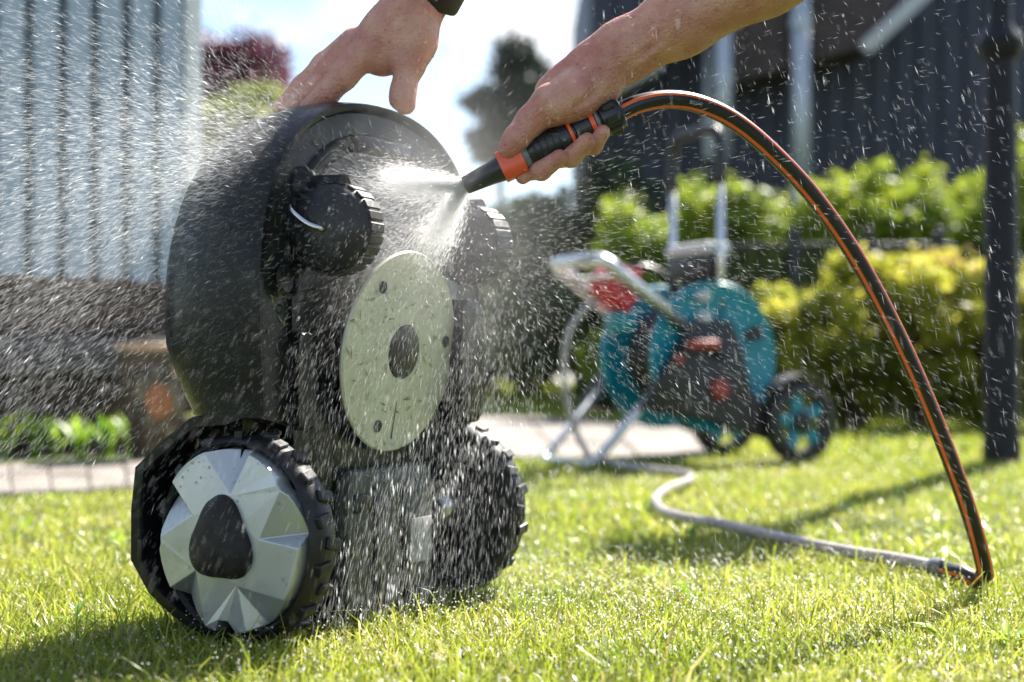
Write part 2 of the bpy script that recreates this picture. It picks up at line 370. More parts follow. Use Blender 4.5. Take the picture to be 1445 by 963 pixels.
def shrub(name, loc, rx, ry, h, m, n, size, label, cat='shrub', group=None, cl=22, top=None, cr=(.16, .32)):
    e = empty(name, (loc[0], loc[1], 0)); tag(e, label, cat, group); s = min(rx, h)
    bl = clumps((0, 0, h * .5), rx * .86, ry * .8, h * .44, cl, cr[0] * s, cr[1] * s)
    v, t, q = leaves(bl, n, size, top=top); fast_mesh('foliage', v, t, m, e, q)
    lst = []
    for b in bl[::2]:
        lst.append((catmull([(RNG.uniform(-.05, .05), RNG.uniform(-.05, .05), -.02), (b[0] * .4, b[1] * .4, b[2] * .5), b[:3]], 3), [.014, .013, .011, .01, .008, .006, .004]))
    tubes('stems', lst, M['bark'], e, 6); return e
def tree(name, loc, base, rx, ry, rz, m, n, size, label, cl=30, cr=(.16, .34), tr=.12, cat='tree'):
    e = empty(name, (loc[0], loc[1], 0)); tag(e, label, cat)
    bl = clumps((0, 0, base + rz), rx, ry, rz, cl, cr[0] * rx, cr[1] * rx)
    v, t, q = leaves(bl, n, size); fast_mesh('crown', v, t, m, e, q)
    ax = [(0, 0, -.1), (.04, 0, base * .5), (-.03, .05, base), (.02, 0, base + rz), (0, 0, base + rz * 1.7)]
    lst = [(catmull(ax, 4), list(np.linspace(tr, tr * .25, 17)))]
    for b in bl[:14]:
        lst.append((catmull([(0, 0, base + RNG.uniform(-.1, .6) * rz), (b[0] * .5, b[1] * .5, b[2] * .5 + (base + rz * .6) * .5), b[:3]], 3), list(np.linspace(tr * .4, tr * .08, 7))))
    tubes('trunk', lst, M['bark'], e, 8); return e
# back hedge: one shrub after another
hx = [(905, 282), (985, 250), (1070, 245), (1160, 250), (1250, 200), (1345, 172), (1440, 178), (1540, 190)]
places = ['at its end behind the reel handle', 'behind the upright handle of the hose reel', 'beside the upright reel handle over the fence',
          'below the grey downpipe', 'where the hedge steps up', 'tallest, with shoots rising over the rest', 'behind the lamp post', 'past the lamp post']
for i, (px, py) in enumerate(hx):
    Yh = 6.7 + .05 * i; p = P(px, py, Yh)
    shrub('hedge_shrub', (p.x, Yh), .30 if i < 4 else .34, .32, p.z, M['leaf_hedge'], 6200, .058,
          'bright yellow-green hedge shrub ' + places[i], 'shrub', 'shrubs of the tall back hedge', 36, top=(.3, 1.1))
fx = [(1120, 385, 'smaller, at the end beside the reel wheel'), (1205, 352, 'behind the arching hose'), (1300, 330, 'full, with pinkish new tips'), (1400, 338, 'behind the black lamp post'), (1510, 345, 'past the lamp post')]
for i, (px, py, wh) in enumerate(fx):
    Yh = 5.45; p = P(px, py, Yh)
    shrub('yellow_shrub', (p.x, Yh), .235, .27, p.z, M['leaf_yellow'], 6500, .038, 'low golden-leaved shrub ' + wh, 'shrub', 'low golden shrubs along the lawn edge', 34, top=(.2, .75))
# shaded and pale bushes left of the reel
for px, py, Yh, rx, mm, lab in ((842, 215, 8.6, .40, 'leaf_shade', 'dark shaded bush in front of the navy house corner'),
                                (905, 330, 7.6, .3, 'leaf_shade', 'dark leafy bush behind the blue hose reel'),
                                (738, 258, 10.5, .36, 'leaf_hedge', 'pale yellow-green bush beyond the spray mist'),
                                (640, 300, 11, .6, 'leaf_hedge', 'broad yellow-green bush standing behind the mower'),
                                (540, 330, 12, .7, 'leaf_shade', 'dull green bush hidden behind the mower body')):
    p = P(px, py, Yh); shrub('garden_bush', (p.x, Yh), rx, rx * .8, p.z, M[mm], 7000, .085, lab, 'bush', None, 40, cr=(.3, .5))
p = P(345, 126, 10.5); tree('lime_bush', (p.x, 10.5), 1.35, .34, .34, (p.z - 1.35) / 2, M['leaf_lime'], 9000, .08, 'bright lime-green rounded bush right of the shed', 40, (.3, .5), .06, 'bush')
p = P(338, 74, 15); tree('burgundy_tree', (p.x - .02, 15), 1.5, .66, .6, (p.z - 1.3) / 2, M['leaf_burg'], 12000, .10, 'dark burgundy-leaved round tree beyond the shed', 46, (.3, .5))
p = P(395, 150, 15.4); tree('burgundy_tree', (p.x - .1, 15.4), 1.0, .42, .5, (p.z - 1.0) / 2, M['leaf_burg'], 6500, .10, 'smaller burgundy tree behind the fingers of the steadying hand', 26)
p = P(708, 48, 17); tree('evergreen_tree', (p.x, 17), 2.55, .62, .6, (p.z - 2.55) / 2 * .92, M['leaf_pine'], 4200, .12, 'dark loose evergreen tree between the two hands', 20, (.16, .38), .07)
# far white house with a dark window, between shed and mower
fh = empty('white_house', (P(325, 505, 12.5).x, 12.5, 0)); tag(fh, 'distant low white house with a dark window past the shed corner', 'house')
zt = P(0, 186, 12.5).z
bx('wall', (0, .9, zt / 2), (1.3, 1.8, zt), M['render_white'], fh)
prism('roof', [(-.8, zt + .01), (.8, zt + .01), (0, zt + .2)], basis((0, -.12, 0), (1, 0, 0), (0, 0, 1), (0, 1, 0)), 2.0, M['fascia'], fh)
wn = bx('window', (-.12, -.012, zt - .24), (.34, .02, .30), M['pane'], fh); bx('sill', (-.12, -.02, zt - .41), (.40, .05, .03), M['trim'], wn)

# spring plants in the bed along the path
def plant(loc, h, n, label):
    e = empty('spring_plant', loc); tag(e, label, 'plant', 'leafy plants in the shed bed'); V = []; T = []; Q = []
    for _ in range(n):
        a = RNG.uniform(0, 2 * math.pi); ln = h * RNG.uniform(.6, 1.15); w = ln * RNG.uniform(.14, .22); lean = RNG.uniform(.15, .85); d = np.array([math.cos(a), math.sin(a), 0]); s = np.array([-d[1], d[0], 0])
        b0 = d * RNG.uniform(0, .02); k0 = len(V); q = RNG.uniform(0, 1)
        for j in range(5):
            t = j / 4; c = b0 + d * (lean * ln * t * t * .8) + np.array([0, 0, ln * (t - .25 * lean * t * t)]); ww = w * (.35 + 1.3 * t) * (1 - t ** 3) + .0006
            V += [c - s * ww * .5 - d * ww * .12, c + d * ww * .1, c + s * ww * .5 - d * ww * .12]; Q += [q] * 3
        for j in range(4):
            for m_ in range(2):
                p0 = k0 + j * 3 + m_; T += [(p0, p0 + 1, p0 + 4), (p0, p0 + 4, p0 + 3)]
    fast_mesh('leaves', np.array(V), np.array(T), M['leaf_spring'], e, np.array(Q), smooth=True)
    pyd('stem', *tube_data([(0, 0, -.02), (.002, 0, .03)], .006, 6), M['leaf_spring'], e)
desc = ['low spring plant with broad bright leaves beside the path', 'tufted spring plant with upright green leaves near the shed timbers']
for i in range(17):
    px = -60 + i * 17.5 + random.uniform(-5, 5); row = i % 2; py = (655, 641)[row] - px * .03 + random.uniform(-3, 3)
    g = G(px, py); plant((g.x, g.y, .01), random.uniform(.12, .165), 18, desc[row])

# ------------------------------------------------------------------ navy house on the right
Yn = 9.2; xl = P(835, 0, Yn).x; house = empty('navy_house', (xl, Yn, 0)); tag(house, 'dark navy board house with a brown overhanging roof behind the hedge', 'house')
Wn, Hn = 4.6, 3.1
bx('wall', (Wn / 2, 1.5, Hn / 2), (Wn, 3.0, Hn), M['house'], house)
bm = bmesh.new(); box(bm, (0, 0, 0), (.135, .024, Hn - .02), None, .005, 1); bme = bpy.data.meshes.new('wall_board'); bm.to_mesh(bme); bm.free(); bme.materials.append(M['house'])
for i in range(int(Wn / .15)):
    o = link(bpy.data.objects.new('wall_board', bme), house); o.location = (.08 + .15 * i, -.0145, Hn / 2 + .01)
def hl(px, py, dy=0.0): q = P(px, py, Yn + dy); return Vector((q.x - xl, dy, q.z))
# brown overhanging porch roof, sloping up to the right, with pale barge board
a, b = hl(1035, 118, -.5), hl(1235, 62, -.5)
sl = Vector((b.x - a.x, 0, b.z - a.z)); u = sl.normalized(); nrm = Vector((-u.z, 0, u.x))
roof = prism('porch_roof', [(0, 0), (sl.length + .02, 0), (sl.length + .35, .42), (.1, .42)], basis(a, u, nrm, Vector((0, 1, 0))), .46, M['soffit'], house)
for i in range(7):
    q = a + nrm * (.012 + .058 * i) + Vector((0, -.008, 0))
    bx('soffit_board', q + u * (sl.length / 2 + .02 + .025 * i) + nrm * .022, (sl.length - .06, .016, .05), M['soffit'], roof, rot=Matrix.Rotation(-math.atan2(u.z, u.x), 3, 'Y'), bevel=.004)
c0, c1 = hl(1228, 62, -.54), hl(1310, -14, -.54); dd = (c1 - c0)
bx('barge_board', (c0 + c1) / 2, (dd.length + .1, .05, .09), M['fascia'], house, rot=Matrix.Rotation(-math.atan2(dd.z, dd.x), 3, 'Y'))
e0, e1 = hl(866, 128, -.4), hl(930, 92, -.4); dd = e1 - e0
bx('eave_board', (e0 + e1) / 2, (dd.length, .35, .08), M['fascia'], house, rot=Matrix.Rotation(-math.atan2(dd.z, dd.x), 3, 'Y'))
e0, e1 = hl(850, 150, -.2), hl(1100, -20, -.2); dd = e1 - e0
bx('main_roof', (e0 + e1) / 2 + Vector((0, .7, .12)), (dd.length + 1.2, 1.9, .1), M['roof'], house, rot=Matrix.Rotation(-math.atan2(dd.z, dd.x), 3, 'Y'))
for px, top_, bot, r in ((1131, -40, 330, .055), (1022, 10, 225, .05)):
    q = hl(px, 0, -.64); dp = tube('downpipe', [(q.x, -.64, hl(px, top_, -.64).z), (q.x, -.64, hl(px, bot, -.64).z)], r, M['pipe'], house, 16)
    for yy in ((40, 285) if r > .052 else (120,)):
        zz = hl(px, yy, -.64).z; lathe('pipe_collar', [(r, 0), (r * 1.22, .005), (r * 1.22, .06), (r, .065)], M['pipe'], dp, 16, Matrix.Translation((q.x, -.64, zz)))
q = hl(1002, 0, -.1); bx('corner_board', (q.x, -.045, (hl(0, 20).z + hl(0, 225).z) / 2), (.06, .03, hl(0, 20).z - hl(0, 225).z), M['pipe'], house)

# low iron fence between the hedges
fe = empty('iron_fence', (P(1020, 505, 6.1).x, 6.1, 0)); tag(fe, 'low dark iron fence showing between the tall hedge and golden shrubs', 'fence')
xw = P(1330, 0, 6.1).x - P(1020, 0, 6.1).x; zr = P(0, 348, 6.1).z
for z in (zr, .2): bx('rail', (xw / 2, 0, z), (xw + .1, .03, .028), M['iron'], fe)
for i in range(4): bx('post', ((P(1020 + 102 * i, 0, 6.1).x - fe.location.x), .0, (zr + .08) / 2), (.038, .038, zr + .08), M['iron'], fe)
for i in range(26): bx('bar', (.035 + i * xw / 26, -.001, zr / 2 + .1), (.009, .009, zr - .22), M['iron'], fe, bevel=0, auto=None)

# ------------------------------------------------------------------ lamp post
lp = G(1413, 656); lamp = empty('lamp_post', (lp.x, lp.y, 0)); tag(lamp, 'black iron lamp post with a collar standing on the lawn', 'lamp post')
zk = P(0, 62, lp.y).z
lathe('pole', [(.05, -.06), (.05, .05), (.046, .08), (.042, zk - .1), (.040, zk - .02), (.046, zk + .0)], M['post'], lamp, 24)
lathe('collar', [(.040, zk - .045), (.052, zk - .03), (.060, zk - .008), (.062, zk + .008), (.054, zk + .022), (.036, zk + .045), (.032, zk + .06)], M['post'], lamp, 24)
lathe('upper_pole', [(.031, zk + .04), (.030, 1.74), (.034, 1.76)], M['post'], lamp, 20)
tube('cross_arm', [(-.17, 0, 1.62), (.17, 0, 1.62)], .013, M['post'], lamp, 10)
lathe('lantern_glass', [(.05, 1.77), (.085, 1.80), (.115, 2.02), (.0, 2.03)], M['lampglass'], lamp, 6)
lathe('lantern_cap', [(.15, 2.022), (.155, 2.034), (.09, 2.10), (.03, 2.14), (.02, 2.17), (0, 2.18)], M['post'], lamp, 18)
lathe('lantern_base', [(.03, 1.75), (.07, 1.765), (.07, 1.78), (0, 1.781)], M['post'], lamp, 18)

# ------------------------------------------------------------------ robot mower stood on its tail
WX = Vector((.515, .857, 0)); MO = Vector((-.173, 1.596, 0))
mow = empty('robot_mower', MO, math.atan2(.857, .515)); tag(mow, 'dark grey robotic lawn mower standing upright on its big rear wheels while being hosed', 'lawn mower')
def ml(px, py, w):                                                  # photo pixel on the plane at width w -> (n, z)
    q = (px - CX) / FPX; n = (q * (MO.y + .857 * w) - (MO.x + .515 * w)) / (.857 + .515 * q); Y = MO.y + .857 * w - .515 * n
    return n, CH - (py - HY) / FPX * Y
def m3(w, n, z): return Vector((w, -n, z))
TOP = .566
def hw(z):
    if z < .200: return .088
    if z < .226: return .088 + (.2 - .088) * (z - .200) / .026
    if z < .35: return .2 + .006 * math.sin(max(0, z - .238) / .112 * math.pi / 2)
    t = min(1, (z - .35) / (TOP - .35)); return .206 * max(0, 1 - t ** 2.5) ** (1 / 2.35)
zs = [.008, .02, .06, .1, .15, .195, .205, .215, .226, .238, .26, .29, .32, .35, .375, .4, .42, .44, .46, .475, .49, .503, .515, .526, .536, .545, .552, .558, .562, .565]
outl = [(-hw(z), z) for z in zs] + [(-.012, TOP), (.012, TOP)] + [(hw(z), z) for z in reversed(zs)]
K = len(outl)
def nb(n, z): return n if n > 0 else n * (.60 + .40 * min(1, max(0, (z - .225) / .10)) ** .7)
lev = [(.024, .955, .976), (.031, .958, .978), (.034, .966, .984), (.034, .99, .996), (.028, 1.0, 1.0), (.012, 1.012, 1.004), (-.02, 1.015, 1.004), (-.05, 1.0, .995), (-.08, .965, .975), (-.105, .915, .945),
       (-.125, .84, .90), (-.141, .73, .83), (-.152, .58, .74), (-.157, .4, .62)]
V, F = [], []
for n, sw, sz in lev:
    for w, z in outl: V.append(m3(w * sw, nb(n, z), .12 + (z - .12) * sz if z > .12 else z))
for i in range(len(lev) - 1):
    for j in range(K): F.append((i * K + j, i * K + (j + 1) % K, (i + 1) * K + (j + 1) % K, (i + 1) * K + j))
F.append(tuple((len(lev) - 1) * K + j for j in range(K)))
body = pyd('shell', V, F, M['mplastic'], mow, smooth=True); body.data.set_sharp_from_angle(angle=math.radians(50))
# underside plate with raised steps
pl = [(w * .952, .12 + (z - .12) * .974 if z > .12 else z) for w, z in outl]
Mn = basis((0, -.020, 0), (1, 0, 0), (0, 0, 1), (0, -1, 0))          # local x=w, y=z, extrude towards +n
plate = prism('underside_plate', pl, Mn, .008, M['mplate'], mow)
# nose recess: raised rim and an inner step under the front edge
arc = [(hw(z) * .80 * s, .10 + (z - .10) * .915) for s, zz in ((-1, zs), (1, list(reversed(zs)))) for z in zz if z > .43]
tube('nose_rib', catmull([m3(w, .028, z) for w, z in arc], 3), .006, M['mplastic'], plate, 8)
prism('nose_step', [(w * .93, z - .012) for w, z in arc], basis((0, -.0225, 0), (1, 0, 0), (0, 0, 1), (0, -1, 0)), .011, M['mplate'], plate, bevel=.003)
bx('carry_grip', m3(0, .03, .518), (.11, .012, .022), M['mplastic'], plate, bevel=.005)
# deck that carries the cutting disc
def rr(cx_, cz, a, b, e=4., k=48): return [(cx_ + a * math.copysign(abs(math.cos(t)) ** (2 / e), math.cos(t)), cz + b * math.copysign(abs(math.sin(t)) ** (2 / e), math.sin(t))) for t in np.linspace(0, 2 * math.pi, k, False)]
prism('motor_deck', rr(.0, .30, .155, .16, 5), basis((0, -.023, 0), (1, 0, 0), (0, 0, 1), (0, -1, 0)), .011, M['mplastic'], plate, bevel=.004)
prism('skid_guard', rr(.127, .282, .022, .072, 6), basis((0, -.03, 0), (1, 0, 0), (0, 0, 1), (0, -1, 0)), .042, M['mplastic'], mow, bevel=.004)
prism('skid_guard', rr(-.140, .262, .014, .05, 6), basis((0, -.03, 0), (1, 0, 0), (0, 0, 1), (0, -1, 0)), .012, M['mplastic'], mow, bevel=.003)
lathe('sensor_port', [(0, .0), (.017, 0), (.019, .004), (.015, .006), (.013, .002), (0, .002)], M['mplastic'], mow, 22, basis(m3(-.165, .034, .365), (1, 0, 0), (0, 0, 1), (0, -1, 0)))
for w, z in ((-.172, .44), (-.168, .335), (-.172, .25), (.165, .44), (.17, .25), (-.06, .475), (.06, .475)):
    lathe('screw', [(.006, 0), (.006, .002), (.0045, .003), (.002, .0015), (0, .0015)], M['mplate'], mow, 12, basis(m3(w, .026, z), (1, 0, 0), (0, 0, 1), (0, -1, 0)))
# tail panel between the big wheels
tp = prism('tail_panel', [(-.080, .012), (.080, .012), (.080, .15), (.066, .165), (-.066, .165), (-.080, .15)], basis((0, -.026, 0), (1, 0, 0), (0, 0, 1), (0, -1, 0)), .022, M['mrear'], mow, bevel=.004)
for w0 in (-.03, .022): bx('groove', m3(w0, .0485, .085), (.012, .004, .13), M['mplastic'], tp, bevel=.0015)
bx('rating_sticker', m3(.054, .0487, .080), (.042, .0016, .05), M['sticker'], tp, bevel=.0005)
bx('charging_strip', m3(-.056, .049, .13), (.03, .004, .02), M['mplastic'], tp, bevel=.0015)
# fender housings round the wheels
fpx = [(322, 583), (270, 588), (228, 622), (192, 658), (186, 720), (186, 790), (212, 838), (250, 874)]
fo = [ml(x, y, -.2) for x, y in fpx]; fo = [(.012, .238)] + [(n, max(z, .012)) for n, z in fo] + [(-.045, .004), (-.005, .004)]
def fender(s):
    bm = bmesh.new(); c = Vector((.0, .112)); rings = []
    for w, sc in ((.10, 1.0), (.196, 1.0), (.2025, .985), (.2025, .905), (.198, .885), (.160, .87)):
        rings.append([bm.verts.new(m3(s * w, c.x + (n - c.x) * sc, c.y + (z - c.y) * sc)) for n, z in fo])
    for a, b in zip(rings, rings[1:]):
        for j in range(len(fo)): bm.faces.new((a[j], a[(j + 1) % len(fo)], b[(j + 1) % len(fo)], b[j]))
    bm.faces.new(rings[-1]); bm.faces.new(rings[0])
    bmesh.ops.bevel(bm, geom=[e for e in bm.edges if e.calc_length() > .01 and not e.is_boundary and len(e.link_faces) == 2 and e.calc_face_angle(0) > .2], offset=.003, segments=2, affect='EDGES')
    return bmo('fender', bm, M['mplastic'], mow, auto=40)
for s in (-1, 1):
    fd = fender(s)
    bx('clip', m3(s * .2035, *ml(203, 775, -.2)), (.004, .006, .022), M['mplate'], fd, bevel=.001)
# big rear wheels
RW = .1065
def wheel(s):
    ax = basis(m3(s * .178, 0, RW - .002), (0, 1, 0), (0, 0, 1), (s, 0, 0))      # local z points outwards
    if s < 0: ax = basis(m3(s * .178, 0, RW - .002), (0, -1, 0), (0, 0, 1), (-1, 0, 0))
    t = lathe('wheel', [(.03, -.006), (.060, -.006), (.066, -.012), (.088, -.013), (RW - .006, -.010), (RW - .002, -.004), (RW - .002, .016), (RW - .007, .024), (.097, .0265), (.0935, .022), (.0930, .006), (.03, .005)], M['rubber'], mow, 64, ax)
    bm = bmesh.new(); box(bm, (0, 0, 0), (.009, .0125, .020), None, .0022, 2); me = bpy.data.meshes.new('lug'); bm.to_mesh(me); bm.free(); me.materials.append(M['rubber'])
    for j in range(28):
        a = 2 * math.pi * j / 28
        o = link(bpy.data.objects.new('lug', me), t); o.matrix_local = ax @ Matrix.Rotation(a, 4, 'Z') @ Matrix.Translation((RW - .0025, 0, (.0105 if j % 2 else .0005))) @ Matrix.Rotation(.2 if j % 2 else -.2, 4, 'X')
    # hub cap: five raised flat spokes with crisp folded pockets between them, a notch at the foot
    bm = bmesh.new(); R0 = .0915; H0, HR_, DP = .0425, .037, .0215
    def hv(r, deg, h): q = math.radians(deg); return bm.verts.new(ax @ Vector((r * math.cos(q), r * math.sin(q), h)))
    rim = []                                                          # outer ring in order, to drop a skirt from
    first = None; cen = bm.verts.new(ax @ Vector((0, 0, H0)))
    inn = [hv(.030, 270 - 17 + 72 * k, H0) for k in range(5)]
    for k in range(5):
        t0 = 270 - 17 + 72 * k
        arc = []
        for dg in np.linspace(0, 34, 9):
            cut = .0125 if (k == 0 and 10 < dg < 24) else (.0035 if k in (2, 4) and dg < 5 else 0)
            arc.append(hv(R0 - cut, t0 + dg, HR_ + cut * .3))
        pin = hv(.047, t0 + 41, H0 - .001)
        deep = [hv(R0 - .001, t0 + dg, HR_ - DP * (1 - max(0, dg - 42) / 30.0)) for dg in np.linspace(42, 68, 7)]
        rim += arc + deep
        bm.faces.new([inn[k]] + arc + [pin]); bm.faces.new([inn[k], pin, inn[(k + 1) % 5]]); bm.faces.new([arc[-1], deep[0], pin])
        for d0, d1 in zip(deep, deep[1:]): bm.faces.new([pin, d0, d1])
        if k: bm.faces.new([lastp, lastd, arc[0]]); bm.faces.new([lastp, arc[0], inn[k]])
        else: first = arc[0]
        lastp, lastd = pin, deep[-1]
        bm.faces.new([cen, inn[k], inn[(k + 1) % 5]])
    bm.faces.new([lastp, lastd, first]); bm.faces.new([lastp, first, inn[0]])
    dn = ax.to_3x3() @ Vector((0, 0, .020)); low = [bm.verts.new(v_.co - dn * (.5 if (ax.inverted() @ v_.co).z < .026 else 1)) for v_ in rim]
    for j in range(len(rim)): bm.faces.new((rim[j], rim[(j + 1) % len(rim)], low[(j + 1) % len(rim)], low[j]))
    hc = bmo('hub_cap', bm, M['hubcap'], t)
    bv = hc.modifiers.new('bevel', 'BEVEL'); bv.width = .0009; bv.segments = 2; bv.limit_method = 'ANGLE'; bv.angle_limit = math.radians(18)
    V, F, k = [], [], 60
    prof = [(1.0, .030), (1.0, .043), (.94, .050), (.76, .056), (.5, .060), (.2, .062)]
    for sc, h in prof:
        for j in range(k):
            a = 2 * math.pi * j / k; lob = .0375 * (1 + .125 * math.cos(3 * (a - math.radians(90)))) 
            y = lob * math.sin(a) * 1.10; V.append(ax @ Vector((lob * sc * math.cos(a), y * sc, h)))
    for i in range(len(prof) - 1):
        for j in range(k): F.append((i * k + j, i * k + (j + 1) % k, (i + 1) * k + (j + 1) % k, (i + 1) * k + j))
    F.append(tuple((len(prof) - 1) * k + j for j in range(k)))
    pyd('centre_cap', V, F, M['hubdark'], t, smooth=True)
    lathe('axle', [(.022, -.095), (.022, -.02), (.034, -.018), (.034, -.008)], M['steel'], t, 16, ax)
for s in (-1, 1): wheel(s)
# cutting disc
tl = math.radians(8); yaw = Matrix.Rotation(math.radians(2.5), 3, 'Z'); nD = yaw @ Vector((0, -math.cos(tl), -math.sin(tl))); zD = yaw @ Vector((0, -math.sin(tl), math.cos(tl)))
Md = basis(m3(.002, .052, .2935), yaw @ Vector((1, 0, 0)), zD, nD)
bm = bmesh.new(); RD = .1115
disc = lathe('cutting_disc', [(0, 0), (.102, 0), (RD - .001, .003), (RD, .0055), (RD - .0015, .0075), (.100, .0078), (.036, .0098), (.0305, .0098), (.0295, .0082), (0, .0082)], M['disc'], mow, 72, Md)
lathe('disc_hub', [(.0295, .008), (.0295, .0105), (.026, .0118), (.018, .0115), (.012, .013), (0, .0132)], M['mplate'], disc, 40, Md)
for a in (128, 8, 248):
    a = math.radians(a); q = Md @ Matrix.Translation((.088 * math.cos(a), .088 * math.sin(a), .0082))
    lathe('blade_screw', [(.0068, -.001), (.0068, .0014), (.0052, .0022), (.0045, .0010), (0, .0010)], M['mplastic'], disc, 18, q)
for a in (268,): # narrow drainage slots
    a = math.radians(a); q = Md @ Matrix.Rotation(a, 4, 'Z') @ Matrix.Translation((.072, 0, .0086))
    bm = bmesh.new(); box(bm, (0, 0, 0), (.05, .0012, .0012)); bmesh.ops.transform(bm, matrix=q, verts=bm.verts); bmo('slot', bm, M['mplate'], disc)
lathe('disc_shaft', [(.05, -.024), (.05, 0), (.0, .0)], M['mplastic'], mow, 30, Md)
# front casters
def caster(s):
    c = m3(s * .13, .072, .417); R = .0465; sp = Matrix.Rotation(math.radians(-8 * s), 4, 'Z')
    ax = Matrix.Translation(c) @ sp @ basis((0, 0, 0), (0, -1, 0), (0, 0, 1), (-1, 0, 0))     # z towards the near side
    pr = [(0, -.024), (.022, -.027), (.036, -.025), (.043, -.019), (R, -.008), (R, .008), (.043, .019), (.036, .0245), (.022, .028), (.010, .029), (0, .029)]
    t = lathe('caster_wheel', pr, M['rubber'], mow, 48, ax)
    bm = bmesh.new(); box(bm, (0, 0, 0), (.0030, .0095, .028), None, .001, 1); me = bpy.data.meshes.new('tread_rib'); bm.to_mesh(me); bm.free(); me.materials.append(M['rubber'])
    for j in range(24):
        o = link(bpy.data.objects.new('tread_rib', me), t); o.matrix_local = ax @ Matrix.Rotation(2 * math.pi * j / 24, 4, 'Z') @ Matrix.Translation((R - .0005, 0, 0))
    wire = [Vector((-.040, .025, .022)), Vector((-.034, .018, .034)), Vector((-.015, .004, .036)), Vector((0, -.002, .034)), Vector((0.001, -.002, .024))]
    tube('axle_wire', catmull([ax @ Vector((x, y, z)) for x, y, z in wire], 5), .0028, M['steel'], mow, 8)
    lathe('caster_mount', [(.0, -.055), (.026, -.055), (.022, -.03), (.012, -.02), (.010, .02), (0, .02)], M['mplastic'], mow, 22, basis(m3(s * .13, .062, .462), (1, 0, 0), (0, 0, 1), (0, -1, 0)) )
for s in (-1, 1): caster(s)

# ------------------------------------------------------------------ spray nozzle
YN = 1.5; n0, n1 = P(656, 262, YN), P(872, 160, YN - .01)
ax_n = (n1 - n0).normalized(); un = (Vector((0, 0, 1)) - ax_n * ax_n.z).normalized(); wn_ = ax_n.cross(un)
noz = empty('spray_nozzle', (n0.x, n0.y, 0)); tag(noz, 'black and orange garden spray nozzle gripped in a hand and jetting water', 'spray nozzle')
MN = Matrix.Translation(n0 - noz.location) @ basis((0, 0, 0), un, wn_, ax_n)
LN = (n1 - n0).length; S = LN / .178
def nz_(z): return z * S
lathe('spray_tip', [(0, .004), (.0075, .004), (.0078, .0005), (.0092, 0), (.0098, .002), (.0120, nz_(.030)), (.0138, nz_(.042)), (.0138, nz_(.07)), (0, nz_(.07))], M['nplastic'], noz, 32, MN)
prism('trigger_collar', rr(0, 0, .0168, .0158, 3.2, 40), MN @ Matrix.Translation((.0008, 0, nz_(.0425))), nz_(.026), M['orange'], noz, bevel=.0014)
lathe('clear_ring', [(.0145, nz_(.0685)), (.0152, nz_(.070)), (.0152, nz_(.0745)), (.0142, nz_(.0755))], M['ngrey'], noz, 32, MN)
lathe('grip', [(.0150, nz_(.0752)), (.0166, nz_(.079)), (.0174, nz_(.095)), (.0174, nz_(.118)), (.0165, nz_(.1222)), (.0152, nz_(.1225)), (.0152, nz_(.129)), (.0170, nz_(.130)), (.0170, nz_(.146)), (.0155, nz_(.1465)), (.0155, nz_(.152)), (.0165, nz_(.153)), (.0168, nz_(.158)), (.0150, nz_(.160))], M['nplastic'], noz, 36, MN)
for i in range(5): lathe('grip_ridge', [(.0172, nz_(.0815 + .007 * i)), (.0179, nz_(.0828 + .007 * i)), (.0172, nz_(.0841 + .007 * i))], M['nplastic'], noz, 36, MN)
for z0, z1 in ((.1225, .1268), (.1468, .1525)): lathe('orange_ring', [(.0150, nz_(z0)), (.0176, nz_(z0 + .0004)), (.0176, nz_(z1 - .0004)), (.0150, nz_(z1))], M['orange'], noz, 36, MN)
lathe('grey_ring', [(.0150, nz_(.1530)), (.0171, nz_(.1534)), (.0171, nz_(.1565)), (.0150, nz_(.1570))], M['ngrey'], noz, 36, MN)
nut = lathe('hose_connector', [(.0150, nz_(.158)), (.0172, nz_(.160)), (.0178, nz_(.166)), (.0172, nz_(.178)), (.0150, nz_(.182)), (.0108, nz_(.184))], M['nplastic'], noz, 32, MN)
for j in range(8):
    bm = bmesh.new(); box(bm, (0, 0, 0), (.0035, .0072, nz_(.014)), None, .0012, 1)
    bmesh.ops.transform(bm, matrix=MN @ Matrix.Rotation(math.pi * j / 4 + .3, 4, 'Z') @ Matrix.Translation((.0178, 0, nz_(.170))), verts=bm.verts); bmo('lug', bm, M['nplastic'], nut, auto=35)

# ------------------------------------------------------------------ hose: from the nozzle in an arch to the lawn and on to the reel
arch = [(866, 163), (900, 147), (940, 140), (985, 146), (1035, 169), (1090, 214), (1150, 279), (1210, 366), (1265, 470), (1312, 576), (1352, 680), (1378, 760), (1389, 806)]
hp = [P(x, y, YN - .01 + .20 * (i / 12) ** 1.3) for i, (x, y) in enumerate(arch)]
HR = .0100
e_ = hp[-1]; hp.append(Vector((e_.x + .001, e_.y + .006, .030))); g = G(1380, 838); hp.append(Vector((g.x - .001, g.y, .0155)))
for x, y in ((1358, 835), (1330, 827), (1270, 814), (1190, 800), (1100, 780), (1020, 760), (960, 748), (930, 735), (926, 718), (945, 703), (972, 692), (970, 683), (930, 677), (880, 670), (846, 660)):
    g = G(x, y); hp.append(Vector((g.x, g.y, .022)))
